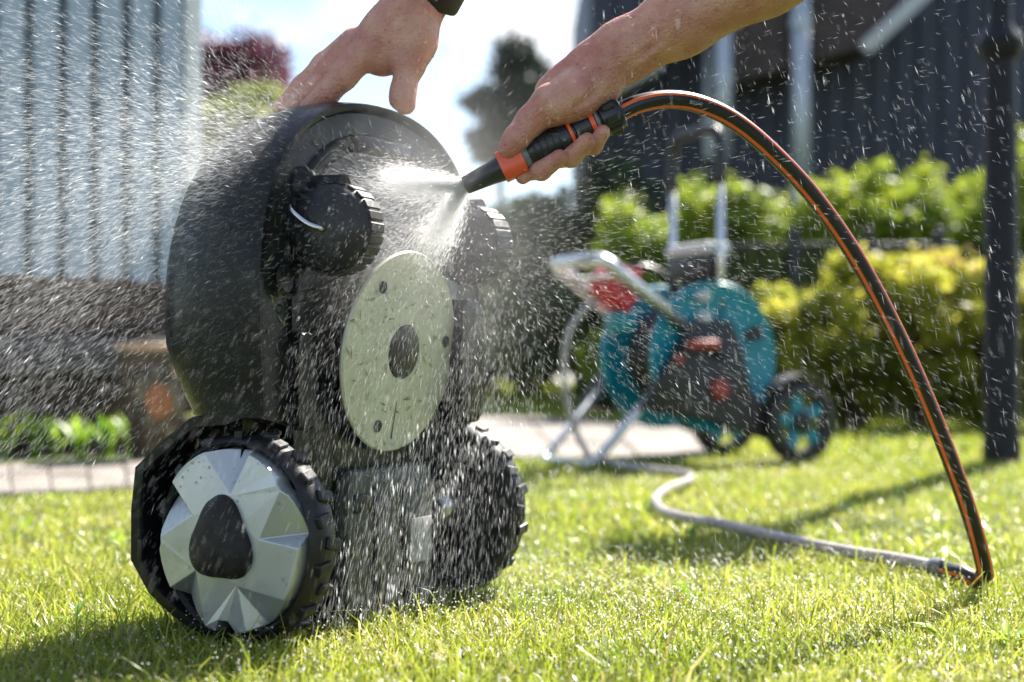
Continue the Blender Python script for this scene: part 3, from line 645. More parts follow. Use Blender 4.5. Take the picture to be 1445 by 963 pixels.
# up from the lawn in a loop to the guide on the reel
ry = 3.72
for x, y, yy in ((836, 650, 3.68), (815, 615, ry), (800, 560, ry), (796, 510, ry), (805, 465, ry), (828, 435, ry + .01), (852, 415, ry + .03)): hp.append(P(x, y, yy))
nA = len(arch) + 3                                                  # the run past the coupling has sun glare put into its colour
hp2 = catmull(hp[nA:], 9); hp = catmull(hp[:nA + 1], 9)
hose = empty('garden_hose', (hp[0].x, hp[0].y, 0)); tag(hose, 'black garden hose with orange stripes arching from the nozzle down to the lawn', 'hose')
hp = [p - hose.location for p in hp]
tube('hose_tube', hp, HR, M['hose'], hose, 20)
def stripe(a0, a1, name='stripe'):
    V, F = [], []; fr = frames(hp)
    for i, (p, t, u, w) in enumerate(fr):
        tw = sgn * 51 * min(1, max(0, (i - 95) / 40))          # the hose twists as it lies down
        for q in range(5):
            a = math.radians(a0 + (a1 - a0) * q / 4 + tw); r = HR + (.0004 if 0 < q < 4 else -.0002); V.append(p + u * (r * math.cos(a)) + w * (r * math.sin(a)))
    for i in range(len(fr) - 1):
        for q in range(4): F.append((i * 5 + q, i * 5 + q + 1, i * 5 + q + 6, i * 5 + q + 5))
    return pyd(name, V, F, M['orange_stripe'], hose, smooth=True)
fr0 = frames(hp)[20]; camdir = (Vector((0, 0, CH)) - (fr0[0] + hose.location)).normalized()
sgn = 1 if fr0[3].dot(camdir) > 0 else -1
stripe(sgn * 48, sgn * 76); stripe(sgn * 138, sgn * 166); stripe(sgn * -60, sgn * -88)
ph = empty('glare_hose', (hp2[0].x, hp2[0].y, 0)); tag(ph, 'hose run over the lawn to the reel, sun glare painted as its pale colour', 'hose')
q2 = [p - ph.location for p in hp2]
tube('hose_tube', q2, .0088, M['glarehose'], ph, 14)
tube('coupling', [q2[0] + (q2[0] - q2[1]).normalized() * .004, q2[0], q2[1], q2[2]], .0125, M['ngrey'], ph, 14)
# printed characters on the hose flank
def text_mesh(s, size, M4, m, name, parent):
    cu = bpy.data.curves.new(name, 'FONT'); cu.body = s; cu.size = size; cu.extrude = .00012; cu.align_x = 'CENTER'; cu.align_y = 'CENTER'
    o = bpy.data.objects.new(name, cu); COL.objects.link(o); dg = bpy.context.evaluated_depsgraph_get(); me = bpy.data.meshes.new_from_object(o.evaluated_get(dg))
    COL.objects.unlink(o); bpy.data.objects.remove(o); me.transform(M4); return mesh_obj(name, me, m, parent)
for s, px in (('B', 968), ('025', 977), ('E', 987)):
    best = min(frames(hp), key=lambda f_: abs((f_[0].x + hose.location.x) / (f_[0].y + hose.location.y) * FPX + CX - px) + (0 if f_[0].z > .4 else 1e4))
    p, t, u, w = best; a = math.radians(sgn * 108); nr = u * math.cos(a) + w * math.sin(a); x = t if t.x > 0 else -t
    y = nr.cross(x); 
    if y.z < 0: y = -y
    text_mesh(s, .0052, basis(p + nr * (HR + .0002), x, y, x.cross(y)), M['print'], 'print', hose)

# ------------------------------------------------------------------ hose reel cart
RO = Vector((.566, 3.926, 0)); Fv, Av = Vector((.883, .47, 0)), Vector((.47, -.883, 0))
reel = empty('hose_reel', RO, math.atan2(.47, .883)); tag(reel, 'teal and black wheeled hose reel cart with aluminium tube frame on the patio', 'hose reel')
def r3(f_, a, z): return Vector((f_, -a, z))
def rl(px, py, a):
    q = (px - CX) / FPX; X0, Y0 = RO.x + .47 * a, RO.y - .883 * a; f_ = (q * Y0 - X0) / (.883 - .47 * q); Y = Y0 + .47 * f_
    return f_, CH - (py - HY) / FPX * Y
dc = (-.100, .288); RDm = .2
for s in (1, -1):
    bm = bmesh.new()
    axd = basis(r3(dc[0], s * .115, dc[1]), (1, 0, 0), (0, 0, 1), (0, -s, 0))
    fl = lathe('drum_flange', [(.055, 0), (.06, .006), (.14, .004), (.18, .010), (RDm - .012, .012), (RDm - .004, .02), (RDm, .014), (RDm, .002), (RDm - .004, -.006), (.18, -.004), (.06, -.006), (.055, 0)], M['teal'], reel, 56, axd)
    for j in range(6):
        a = j * math.pi / 3 + .25
        bm = bmesh.new(); box(bm, (0, 0, 0), (.085, .014, .008), None, .003, 1); bmesh.ops.transform(bm, matrix=axd @ Matrix.Rotation(a, 4, 'Z') @ Matrix.Translation((.12, 0, .012)), verts=bm.verts); bmo('flange_rib', bm, M['teal'], fl, auto=35)
    for j in range(1):
        a = .42
        bm = bmesh.new(); box(bm, (0, 0, 0), (.055, .045, .004), None, .0018, 1); bmesh.ops.transform(bm, matrix=axd @ Matrix.Rotation(a, 4, 'Z') @ Matrix.Translation((.145, 0, .0085)), verts=bm.verts); bmo('flange_opening', bm, M['reelblack'], fl, auto=35)
lathe('drum_core', [(.07, -.112), (.07, .112)], M['reelblack'], reel, 32, basis(r3(dc[0], 0, dc[1]), (1, 0, 0), (0, 0, 1), (0, -1, 0)))
V, F = [], []
pts = []
for layer in range(3):
    for i in range(24 * 8):
        a = 2 * math.pi * i / 24; r = .085 + .021 * layer; w = -.095 + .19 * (i / 192 if layer % 2 == 0 else 1 - i / 192); pts.append(r3(dc[0] + r * math.cos(a), w, dc[1] + r * math.sin(a)))
tube('wound_hose', pts, .0098, M['hose'], reel, 8)
cov = [(903, 572), (938, 520), (972, 458), (1000, 450), (1030, 455), (1046, 500), (1052, 552), (1082, 585), (1100, 604), (1084, 622), (1030, 606), (1002, 590), (930, 584)]
cp = [rl(x, y, .145) for x, y in cov]
cover = prism('side_frame', cp, basis(r3(0, .132, 0), (1, 0, 0), (0, 0, 1), (0, -1, 0)), .03, M['reelblack'], reel, bevel=.006)
side2 = prism('side_frame', cp, basis(r3(0, -.162, 0), (1, 0, 0), (0, 0, 1), (0, -1, 0)), .03, M['reelblack'], reel, bevel=.006)
c0 = rl(982, 487, .17); bx('crank_grip', r3(c0[0], .205, c0[1]), (.095, .03, .026), M['redbrown'], reel, bevel=.01)
tube('crank_arm', [r3(c0[0] + .03, .20, c0[1]), r3(c0[0] + .03, .17, c0[1]), r3(dc[0], .168, dc[1])], .008, M['reelblack'], reel, 8)
c1 = rl(1017, 550, .17); lathe('lock_knob', [(0, 0), (.026, 0), (.028, .01), (.022, .018), (0, .02)], M['redbrown'], reel, 20, basis(r3(c1[0], .16, c1[1]), (1, 0, 0), (0, 0, 1), (0, -1, 0)))
c1 = rl(960, 507, .17); lathe('lock_button', [(0, 0), (.013, 0), (.013, .01), (0, .012)], M['redbrown'], reel, 16, basis(r3(c1[0], .16, c1[1]), (1, 0, 0), (0, 0, 1), (0, -1, 0)))
for px, py in ((995, 418), (995, 448)):
    c1 = rl(px, py, .15); lathe('rivet', [(.016, -.02), (.016, .01), (.012, .016), (0, .017)], M['paleplastic'], reel, 16, basis(r3(c1[0], .145, c1[1]), (1, 0, 0), (0, 0, 1), (0, -1, 0)))
# folded tube handle, feet, upright telescopic handle
hA, hB = rl(848, 366, .115), rl(968, 468, .115)
pth = [r3(hB[0], .135, hB[1]), r3(hA[0] + .02, .125, hA[1] - .012), r3(hA[0], .112, hA[1]), r3(hA[0] - .004, .09, hA[1] + .002), r3(hA[0] - .004, -.09, hA[1] + .002), r3(hA[0], -.112, hA[1]), r3(hA[0] + .02, -.125, hA[1] - .012), r3(hB[0], -.135, hB[1])]
tube('guide_frame', pth, .017, M['alu'], reel, 14)
lA, lB = rl(920, 550, .115), rl(830, 655, .115)
pth = [r3(lA[0] + .06, .13, lA[1] + .06), r3(lB[0] + .02, .125, .028), r3(lB[0], .11, .0145), r3(lB[0] - .003, .09, .014), r3(lB[0] - .003, -.09, .014), r3(lB[0], -.11, .0145), r3(lB[0] + .02, -.125, .028), r3(lA[0] + .06, -.13, lA[1] + .06)]
tube('foot_frame', pth, .0125, M['alu'], reel, 14)
fU = -.07; zt_ = P(0, 188, 3.9).z
for s in (1, -1):
    tube('handle_tube', [r3(fU, s * .112, .34), r3(fU, s * .112, zt_ - .13)], .0105, M['alu'], reel, 12)
grip = catmull([r3(fU, .112, zt_ - .15), r3(fU, .112, zt_ - .06), r3(fU, .098, zt_ - .015), r3(fU, .06, zt_), r3(fU, -.06, zt_), r3(fU, -.098, zt_ - .015), r3(fU, -.112, zt_ - .06), r3(fU, -.112, zt_ - .15)], 5)
tube('handle_grip', grip, .0155, M['reelblack'], reel, 14)
zt2 = P(0, 352, 3.9).z
bx('tool_tray', r3(fU + .005, 0, zt2 - .05), (.07, .20, .07), M['reelblack'], reel, bevel=.01)
bx('sunlit_tray_top', r3(fU + .005, 0, zt2 - .004), (.08, .206, .035), M['paleplastic'], reel, bevel=.012)  # sun on the black tray top, painted as a pale slab
# red hose guide
c1 = rl(868, 406, 0); gd = basis(r3(c1[0], 0, c1[1]), (1, 0, 0), (0, 0, 1), (0, -1, 0))
gde = lathe('hose_guide', [(.022, -.045), (.05, -.045), (.062, -.03), (.064, 0), (.062, .03), (.05, .045), (.022, .045), (.020, 0), (.022, -.045)], M['red'], reel, 30, gd)
for a in (40, 160, 280):
    bm = bmesh.new(); box(bm, (0, 0, 0), (.03, .02, .1), None, .006, 2); bmesh.ops.transform(bm, matrix=gd @ Matrix.Rotation(math.radians(a), 4, 'Z') @ Matrix.Translation((.056, 0, 0)), verts=bm.verts); bmo('guide_lobe', bm, M['red'], gde, auto=35)
bx('guide_bracket', r3(c1[0] + .02, 0, c1[1] - .09), (.05, .1, .06), M['teal'], reel, bevel=.012)
tube('guide_rail', [r3(hA[0] + .05, .12, hA[1] - .04), r3(hA[0] + .05, -.12, hA[1] - .04)], .007, M['steel'], reel, 10)
tube('hose_feed', catmull([r3(c1[0], 0, c1[1] + .01), r3(c1[0] + .06, .02, c1[1] + .055), r3(c1[0] + .14, .03, c1[1] + .03), r3(dc[0] - .02, .03, dc[1] + .13)], 6), .0098, M['hose'], reel, 12)
# wheels
for s in (1, -1):
    cw = (.148, .112); axw = basis(r3(cw[0], s * .17, cw[1]), (1, 0, 0), (0, 0, 1), (0, -s, 0)); R = .112
    w = lathe('wheel', [(.078, -.02), (.1, -.022), (R - .004, -.018), (R, -.01), (R, .01), (R - .004, .018), (.1, .022), (.078, .02), (.078, -.02)], M['reelblack'], reel, 44, axw)
    lathe('hub', [(0, -.022), (.028, -.022), (.032, 0), (.028, .022), (.014, .028), (0, .028)], M['reelblack'], w, 20, axw)
    for j in range(5):
        a = j * 2 * math.pi / 5 + .5
        bm = bmesh.new(); box(bm, (0, 0, 0), (.062, .032, .02), None, .004, 1); bmesh.ops.transform(bm, matrix=axw @ Matrix.Rotation(a, 4, 'Z') @ Matrix.Translation((.053, 0, 0)), verts=bm.verts); bmo('spoke', bm, M['teal'], w, auto=35)
    fd = [axw @ Vector(((R + .012) * math.cos(a), (R + .012) * math.sin(a), 0)) for a in np.linspace(math.radians(50), math.radians(140), 10)]
    V, F = [], []
    for p in fd:
        V += [p + r3(0, .03, 0), p + r3(0, -.03, 0), p + r3(0, -.03, .008), p + r3(0, .03, .008)]
    for i in range(len(fd) - 1):
        for j in range(4): F.append((i * 4 + j, i * 4 + (j + 1) % 4, i * 4 + 4 + (j + 1) % 4, i * 4 + 4 + j))
    F += [(0, 1, 2, 3), tuple(len(V) - 1 - j for j in range(4))]
    pyd('mudguard', V, F, M['reelblack'], reel, smooth=False)
tube('wheel_axle', [r3(.148, -.17, .112), r3(.148, .17, .112)], .008, M['steel'], reel, 10)

# ------------------------------------------------------------------ the person's arms (signed-distance body, meshed by surface nets)
def sdf_mesh(prims, cuts, res, k=.008):
    A = np.array([p[0] for p in prims]); B = np.array([p[1] for p in prims]); R = np.array([(p[2], p[3]) for p in prims])
    lo = np.minimum(A, B).min(0) - R.max() - .01; hi = np.maximum(A, B).max(0) + R.max() + .01
    ns = np.ceil((hi - lo) / res).astype(int) + 1
    ax = [lo[i] + res * np.arange(ns[i]) for i in range(3)]
    D = np.full(ns, 1.0, np.float32)
    for p in prims:
        a, b, ra, rb = np.array(p[0]), np.array(p[1]), p[2], p[3]; kk = p[4] if len(p) > 4 else k
        rm = max(ra, rb) + .03 + kk
        s = [slice(*np.clip(np.searchsorted(ax[i], (min(a[i], b[i]) - rm, max(a[i], b[i]) + rm)), 0, ns[i])) for i in range(3)]
        g_ = np.stack(np.meshgrid(ax[0][s[0]], ax[1][s[1]], ax[2][s[2]], indexing='ij'), -1).astype(np.float32)
        ba = b - a; t = np.clip(((g_ - a) @ ba) / max(ba @ ba, 1e-9), 0, 1)
        d = np.linalg.norm(g_ - a - t[..., None] * ba, axis=-1) - (ra + (rb - ra) * t)
        o = D[s[0], s[1], s[2]]; h = np.clip(.5 + .5 * (o - d) / kk, 0, 1)
        D[s[0], s[1], s[2]] = o * (1 - h) + d * h - kk * h * (1 - h)
    for a, b, r, kk in cuts:
        a, b = np.array(a), np.array(b); rm = r + .02
        s = [slice(*np.clip(np.searchsorted(ax[i], (min(a[i], b[i]) - rm, max(a[i], b[i]) + rm)), 0, ns[i])) for i in range(3)]
        g_ = np.stack(np.meshgrid(ax[0][s[0]], ax[1][s[1]], ax[2][s[2]], indexing='ij'), -1)
        ba = b - a; t = np.clip(((g_ - a) @ ba) / max(ba @ ba, 1e-9), 0, 1)
        d = -(np.linalg.norm(g_ - a - t[..., None] * ba, axis=-1) - r)
        o = D[s[0], s[1], s[2]]; h = np.clip(.5 - .5 * (o - d) / kk, 0, 1)
        D[s[0], s[1], s[2]] = o * (1 - h) + d * h + kk * h * (1 - h)
    ins = D < 0; c = np.zeros(ns - 1, int)
    cor = [(i, j, l) for i in (0, 1) for j in (0, 1) for l in (0, 1)]
    sub = lambda a, i, j, l: a[i:ns[0] - 1 + i, j:ns[1] - 1 + j, l:ns[2] - 1 + l]
    for q in cor: c += sub(ins, *q)
    act = (c > 0) & (c < 8); idx = -np.ones(ns - 1, int); cells = np.argwhere(act); idx[act] = np.arange(len(cells))
    acc = np.zeros((len(cells), 3)); cnt = np.zeros(len(cells)); dv = {q: sub(D, *q)[act] for q in cor}
    for q in cor:
        for ax_ in range(3):
            if q[ax_] == 0:
                q2 = list(q); q2[ax_] = 1; d0, d1 = dv[q], dv[tuple(q2)]; x = (d0 < 0) != (d1 < 0)
                t = np.where(x, d0 / np.where(d0 == d1, 1, d0 - d1), 0); p = np.tile(np.array(q, float), (len(cells), 1)); p[:, ax_] = t; acc[x] += p[x]; cnt[x] += 1
    V = lo + (cells + acc / cnt[:, None]) * res; Q = []
    for ax_ in range(3):
        o1, o2 = (ax_ + 1) % 3, (ax_ + 2) % 3; s0 = [slice(None)] * 3; s1 = [slice(None)] * 3; s0[ax_] = slice(0, -1); s1[ax_] = slice(1, None)
        a = ins[tuple(s0)]; b = ins[tuple(s1)]; e = np.argwhere(a != b); e = e[(e[:, o1] > 0) & (e[:, o2] > 0) & (e[:, o1] < ns[o1] - 1) & (e[:, o2] < ns[o2] - 1)]
        fl = a[tuple(e.T)]; u1 = np.zeros(3, int); u1[o1] = 1; u2 = np.zeros(3, int); u2[o2] = 1
        g4 = [idx[tuple((e - x).T)] for x in (0 * u1, u1, u1 + u2, u2)]; q = np.stack(g4, 1); q[~fl] = q[~fl][:, ::-1]; Q.append(q)
    return V, np.concatenate(Q)
def pr(x, y, Y): return np.array(P(x, y, Y))
def cap(a, b, ra, rb, k=.008):                                      # pixels, depth; radii in photo pixels
    return (pr(*a), pr(*b), ra * a[2] / FPX, rb * b[2] / FPX, k)
def chain(pts, rs, k=.008): return [cap(pts[i], pts[i + 1], rs[i], rs[i + 1], k) for i in range(len(pts) - 1)]
YL = 1.555
left = []
left += chain([(660, -190, YL - .08), (632, -80, YL - .03), (604, -22, YL), (582, 22, YL)], [52, 44, 36, 38], .02)      # forearm, wrist
left += chain([(570, 10, YL), (545, 45, YL + .005), (518, 68, YL + .01)], [34, 33, 29], .014)                        # back of the hand
left += chain([(590, 20, YL - .005), (588, 58, YL - .008), (578, 88, YL - .01)], [27, 26, 24], .014)                   # thenar
left += chain([(560, 60, YL), (540, 82, YL + .004)], [28, 25], .016)                                                 # web
left += chain([(576, 96, YL - .01), (569, 126, YL - .012), (568, 139, YL - .012), (573, 149, YL - .012)], [20, 17.5, 18, 12.5], .006)      # thumb
left += chain([(514, 72, YL - .004), (484, 106, YL - .006), (460, 133, YL - .004), (434, 150, YL)], [24, 20, 17, 12.5], .006)         # index
left += chain([(504, 62, YL + .018), (466, 98, YL + .02), (438, 130, YL + .022), (408, 154, YL + .025)], [24, 19, 16.5, 12], .006)
left += chain([(500, 60, YL + .038), (458, 92, YL + .042), (428, 122, YL + .045), (396, 152, YL + .048)], [22, 18, 16, 12], .006)
left += chain([(508, 62, YL + .055), (470, 90, YL + .062), (440, 116, YL + .066), (412, 146, YL + .07)], [19, 15, 13, 10], .006)
cutL = [(pr(508, 86, YL - .030), pr(596, 34, YL - .036), .003, .004), (pr(556, 112, YL - .028), pr(590, 110, YL - .028), .0012, .003),
        (pr(582, 0, YL - .034), pr(612, 14, YL - .03), .0014, .003), (pr(590, -8, YL - .034), pr(616, 4, YL - .03), .001, .003)]
YR = 1.5
right = []
right += chain([(1190, -100, YR - .09), (1080, -38, YR - .05), (960, 28, YR - .015), (880, 72, YR), (838, 100, YR)], [62, 55, 47, 40, 38], .02)      # forearm
right += chain([(838, 96, YR + .008), (800, 122, YR + .012), (778, 130, YR + .02)], [36, 30, 24], .014)        # back of hand
right += chain([(846, 112, YR - .006), (812, 136, YR - .016), (780, 150, YR - .020)], [33, 33, 29], .012)     # thenar
right += chain([(850, 122, YR + .0), (852, 136, YR - .004)], [20, 14], .014)                              # heel of the hand
right += chain([(776, 144, YR - .018), (748, 172, YR - .016), (728, 196, YR - .018), (716, 209, YR - .020)], [26, 20.5, 17.5, 14], .007)     # thumb
for a_, b_, r_ in (((1010, 10, YR - .058), (930, 48, YR - .036), .0042), ((930, 48, YR - .036), (868, 92, YR - .0275), .0040), ((960, 44, YR - .042), (900, 92, YR - .026), .0036), ((850, 78, YR - .020), (800, 104, YR - .016), .0038), ((812, 112, YR - .030), (770, 140, YR - .040), .0036)):
    right.append((pr(*a_), pr(*b_), r_, r_ * .8, .004))
for a_, b_, r_ in (((565, 8, YL - .026), (520, 58, YL - .015), .0036), ((590, -6, YL - .026), (560, 40, YL - .027), .0034)):
    left.append((pr(*a_), pr(*b_), r_, r_ * .8, .004))
def finger(kn, back, under, front, tip, r):                           # knuckle, behind, below, in front, fingertip
    pts = [kn, back, under, front, tip]; q = [pr(*p) for p in pts]; pw = 1.5 / FPX
    rs = [x * r * pw for x in (1.25, 1.12, 1.04, 1.0, .84)]
    return [(q[i], q[i + 1], rs[i], rs[i + 1], .0028) for i in range(4)]
right += finger((772, 138, YR + .034), (745, 195, YR + .040), (748, 240, YR + .012), (764, 241, YR - .014), (790, 222, YR - .026), 14)
right += finger((797, 126, YR + .036), (784, 172, YR + .042), (790, 222, YR + .016), (806, 222, YR - .014), (829, 199, YR - .027), 14.5)
right += finger((820, 116, YR + .034), (818, 158, YR + .040), (824, 206, YR + .016), (838, 206, YR - .012), (851, 186, YR - .024), 12.6)
right += [(np.array(P(768, 140, YR + .03)), np.array(P(735, 190, YR + .036)), .0105, .0095, .006), (np.array(P(735, 190, YR + .036)), np.array(P(732, 232, YR + .024)), .0095, .009, .005), (np.array(P(732, 232, YR + .024)), np.array(P(738, 250, YR - .003)), .009, .0078, .005)]
cutR = [(pr(760, 184, YR - .040), pr(800, 168, YR - .045), .0024, .003), (pr(738, 166, YR - .032), pr(752, 184, YR - .034), .0009, .003),
        (pr(848, 86, YR - .034), pr(866, 124, YR - .034), .0016, .004), (pr(800, 160, YR - .042), pr(846, 126, YR - .036), .0028, .004)]
A_ = lambda *p: np.array(p, float)
eL, sL, eR, sR, hpv, nk, hd = A_(.055, 1.40, .93), A_(.28, 1.42, 1.12), A_(.352, 1.395, .725), A_(.57, 1.25, .92), A_(.88, 1.16, .88), A_(.385, 1.31, 1.10), A_(.30, 1.27, 1.21)
mid = (sL + sR) / 2; kn1, kn2, an1, an2 = A_(.74, .98, .47), A_(.82, 1.34, .47), A_(.93, 1.02, .09), A_(.99, 1.36, .09); h1, h2 = hpv + A_(-.02, -.09, -.03), hpv + A_(.0, .09, -.03)
arms_up = [(pr(660, -190, YL - .08), eL, .039, .046, .02), (eL, sL, .046, .056, .02), (pr(1190, -100, YR - .09), eR, .043, .046, .02), (eR, sR, .046, .056, .02)]
torso = [(sL, sR, .065, .065, .04), (mid, (mid + hpv) / 2, .125, .12, .05), ((mid + hpv) / 2, hpv, .12, .125, .05)]
legs = [(h1, kn1, .088, .06, .04), (h2, kn2, .088, .06, .04), (kn1, an1, .058, .04, .02), (kn2, an2, .058, .04, .02)]
head = [(mid + A_(-.02, 0, .06), nk, .058, .054, .03), (nk, hd, .054, .075, .03), (hd, hd + A_(-.02, -.01, .05), .078, .082, .02), (hd + A_(-.05, -.02, -.03), hd + A_(-.06, -.02, -.045), .05, .035, .02),
        (hd + A_(-.088, -.03, .0), hd + A_(-.10, -.035, -.018), .010, .013, .01), (hd + A_(0, .075, .01), hd + A_(0, .08, -.01), .018, .016, .006), (hd + A_(.0, -.078, .01), hd + A_(.0, -.082, -.01), .018, .016, .006)]
feet = [(an1 + A_(.04, 0, -.045), an1 + A_(-.17, -.03, -.055), .042, .034, .03), (an2 + A_(.04, 0, -.045), an2 + A_(-.17, -.02, -.055), .042, .034, .03)]
fat = lambda L_, e: [(p[0], p[1], p[2] + e, p[3] + e, p[4]) for p in L_]
Va, Qa = sdf_mesh(left, cutL, .0021); Vb, Qb = sdf_mesh(right, cutR, .0021); Vc, Qc = sdf_mesh(arms_up + torso + legs + head, [], .008)
person = empty('person', (.25, 1.45, 0)); tag(person, 'person with bare arms, one hand steadying the mower and the other aiming the nozzle', 'person')
bd = fast_mesh('body', np.concatenate([Va, Vb, Vc]) - np.array(person.location), np.concatenate([Qa, Qb + len(Va), Qc + len(Va) + len(Vb)]), M['skin'], person, smooth=True, n=4)
sm = bd.modifiers.new('smooth', 'SMOOTH'); sm.factor = .5; sm.iterations = 2
M['shirt'] = mat('grey_shirt', (.10, .11, .13), .85, bump=(200, .3, .002)); M['trousers'] = mat('dark_trousers', (.03, .035, .05), .85, bump=(200, .3, .002)); M['hair'] = mat('brown_hair', (.06, .035, .02), .6, bump=(150, .8, .004)); M['shoe'] = mat('dark_shoe', (.02, .02, .02), .6)
for nm, L_, mm in (('shirt', fat(torso, .012) + [(eL + (sL - eL) * .45, sL, .06, .068, .03), (eR + (sR - eR) * .45, sR, .06, .068, .03)], 'shirt'), ('trousers', fat(legs, .014) + [(hpv + A_(-.06, .02, .03), hpv, .136, .14, .05)], 'trousers'), ('shoe', feet[:1], 'shoe'), ('shoe', feet[1:], 'shoe'), ('hair', [(hd + A_(.012, 0, .045), hd + A_(.0, .0, .075), .084, .08, .02)], 'hair')):
    v_, q_ = sdf_mesh(L_, [], .009); fast_mesh(nm, v_ - np.array(person.location), q_, M[mm], person, smooth=True, n=4)
c = P(612, -14, YL); d_ = (P(640, -90, YL - .03) - P(590, 5, YL)).normalized()
Mw = Matrix.Translation(c - person.location) @ d_.to_track_quat('Z', 'Y').to_matrix().to_4x4() @ Matrix.Diagonal((1.06, .98, 1, 1))
lathe('wristwatch', [(.0295, -.011), (.0325, -.012), (.0335, -.008), (.0335, .008), (.0325, .012), (.0295, .011)], M['strap'], person, 36, Mw)

# ------------------------------------------------------------------ lawn grass
def blades(n, x, y, hmin, hmax, wid, lean=.5):
    h = RNG.uniform(hmin, hmax, n) * RNG.uniform(.7, 1.15, n); a = RNG.uniform(0, 2 * np.pi, n); d = np.stack([np.cos(a), np.sin(a), 0 * a], 1); f2 = RNG.uniform(0, 2 * np.pi, n)
    s = np.stack([np.cos(f2), np.sin(f2), 0 * a], 1) * (wid * RNG.uniform(.6, 1.3, n))[:, None]
    b = np.stack([x, y, np.full(n, -.004)], 1); le = (lean * RNG.uniform(.1, 1.3, n) * h)[:, None]; z = np.array([0, 0, 1.]) * h[:, None]
    m1 = b + d * le * .22 + z * .5; m2 = b + d * le * .62 + z * .82; tp_ = b + d * le * 1.25 + z * np.clip(1.02 - .25 * le / h[:, None], .5, 1)
    v = np.stack([b - s * .5, b + s * .5, m1 - s * .45, m1 + s * .45, m2 - s * .3, m2 + s * .3, tp_], 1).reshape(-1, 3)
    i = np.arange(n)[:, None] * 7
    t = np.concatenate([i + [0, 1, 3], i + [0, 3, 2], i + [2, 3, 5], i + [2, 5, 4], i + [4, 5, 6]], 1).reshape(-1, 3)
    pt = .5 + .5 * np.sin(x * 9 + 2 * np.sin(y * 7)) * np.sin(y * 8 + x * 3)
    q = np.clip(RNG.beta(2, 2.3, n) * .66 + .36 * pt, 0, .92); dry = RNG.uniform(0, 1, n) < .05; q[dry] = RNG.uniform(.93, 1, dry.sum())
    return v, t, np.repeat(q, 7)
def scatter(n, y0, y1, mx_, clump=0.0):
    y = np.sqrt(RNG.uniform(y0 ** 2, y1 ** 2, n)); x = RNG.uniform(-1, 1, n) * (.37 * y + mx_)
    if clump: x += RNG.normal(size=n) * clump
    ok = np.ones(n, bool)
    for q in PATHS + [bed]:
        ok &= ~inside(q, x, y)
    ok &= ~inside([(-3, 3.4), (-1.9, 3.5), (-.7, 4.7), (-1, 7), (-3, 7)], x, y)
    return x[ok], y[ok]
def densify(x, y): return len(x)
parts = []
for n, y0, y1, mg, hm, hx_, wd, ln in ((70000, 1.0, 2.0, .25, .008, .025, .0019, 1.05), (2600, 1.05, 2.0, .25, .03, .055, .0020, .8), (66000, 2.0, 3.9, .55, .012, .03, .0034, .85), (72000, 3.9, 7.5, 1.6, .02, .045, .008, .6), (34000, 7.5, 15, 3.5, .03, .07, .022, .5)):
    x, y = scatter(n, y0, y1, mg); 
    hs = .75 + .5 * (np.sin(x * 6.3 + 1) * np.sin(y * 5.1 + 2) * .5 + .5)
    v, t, q = blades(len(x), x, y, hm, hx_, wd, ln); v = v.reshape(-1, 7, 3); v[:, :, 2] *= hs[:, None]; parts.append((v.reshape(-1, 3), t, q))
o = 0; VV, TT, QQ = [], [], []
for v, t, q in parts: VV.append(v); TT.append(t + o); QQ.append(q); o += len(v)
tag(fast_mesh('grass', np.concatenate(VV), np.concatenate(TT), M['grass'], None, np.concatenate(QQ)), 'short bright green lawn grass wet with spray', 'grass', kind='stuff')

# broad-leaved weeds in the lawn and pale clippings lying on it
V, T, Q, o = [], [], [], 0
wx, wy = scatter(45, 1.1, 3.0, .2)
for x, y in zip(wx, wy):
    q = RNG.uniform(.2, 1)
    for _ in range(RNG.integers(4, 8)):
        a = RNG.uniform(0, 2 * math.pi); ln = RNG.uniform(.018, .04); w = ln * RNG.uniform(.22, .4); d = np.array([math.cos(a), math.sin(a), 0]); s3 = np.array([-d[1], d[0], 0]); b = np.array([x, y, .004])
        up = RNG.uniform(.35, 1.0)
        p = [b, b + d * ln * .45 + s3 * w * .5 + [0, 0, ln * up * .6], b + d * ln * .5 + [0, 0, ln * up * .5], b + d * ln * .45 - s3 * w * .5 + [0, 0, ln * up * .6], b + d * ln + [0, 0, ln * up * .7]]
        V += p; Q += [q] * 5; T += [(o, o + 1, o + 2), (o, o + 2, o + 3), (o + 1, o + 4, o + 2), (o + 2, o + 4, o + 3)]; o += 5
tag(fast_mesh('lawn_weeds', np.array(V), np.array(T), M['leaf_spring'], None, np.array(Q)), 'small broad-leaved weeds scattered through the lawn', 'weeds', kind='stuff')
x, y = scatter(2600, 1.1, 3.2, .2); n = len(x); a = RNG.uniform(0, 2 * np.pi, n); d = np.stack([np.cos(a), np.sin(a), RNG.normal(size=n) * .35], 1) * RNG.uniform(.006, .022, n)[:, None]; sd_ = np.stack([-np.sin(a), np.cos(a), 0 * a], 1) * .0009
b = np.stack([x, y, RNG.uniform(.008, .022, n)], 1); v = np.stack([b - d - sd_, b - d + sd_, b + d], 1).reshape(-1, 3)
tag(fast_mesh('grass_clippings', v, np.arange(3 * n).reshape(-1, 3), M['grass'], None, np.repeat(RNG.uniform(.85, 1, n), 3)), 'straw-coloured clippings lying in the wet lawn', 'clippings', kind='stuff')

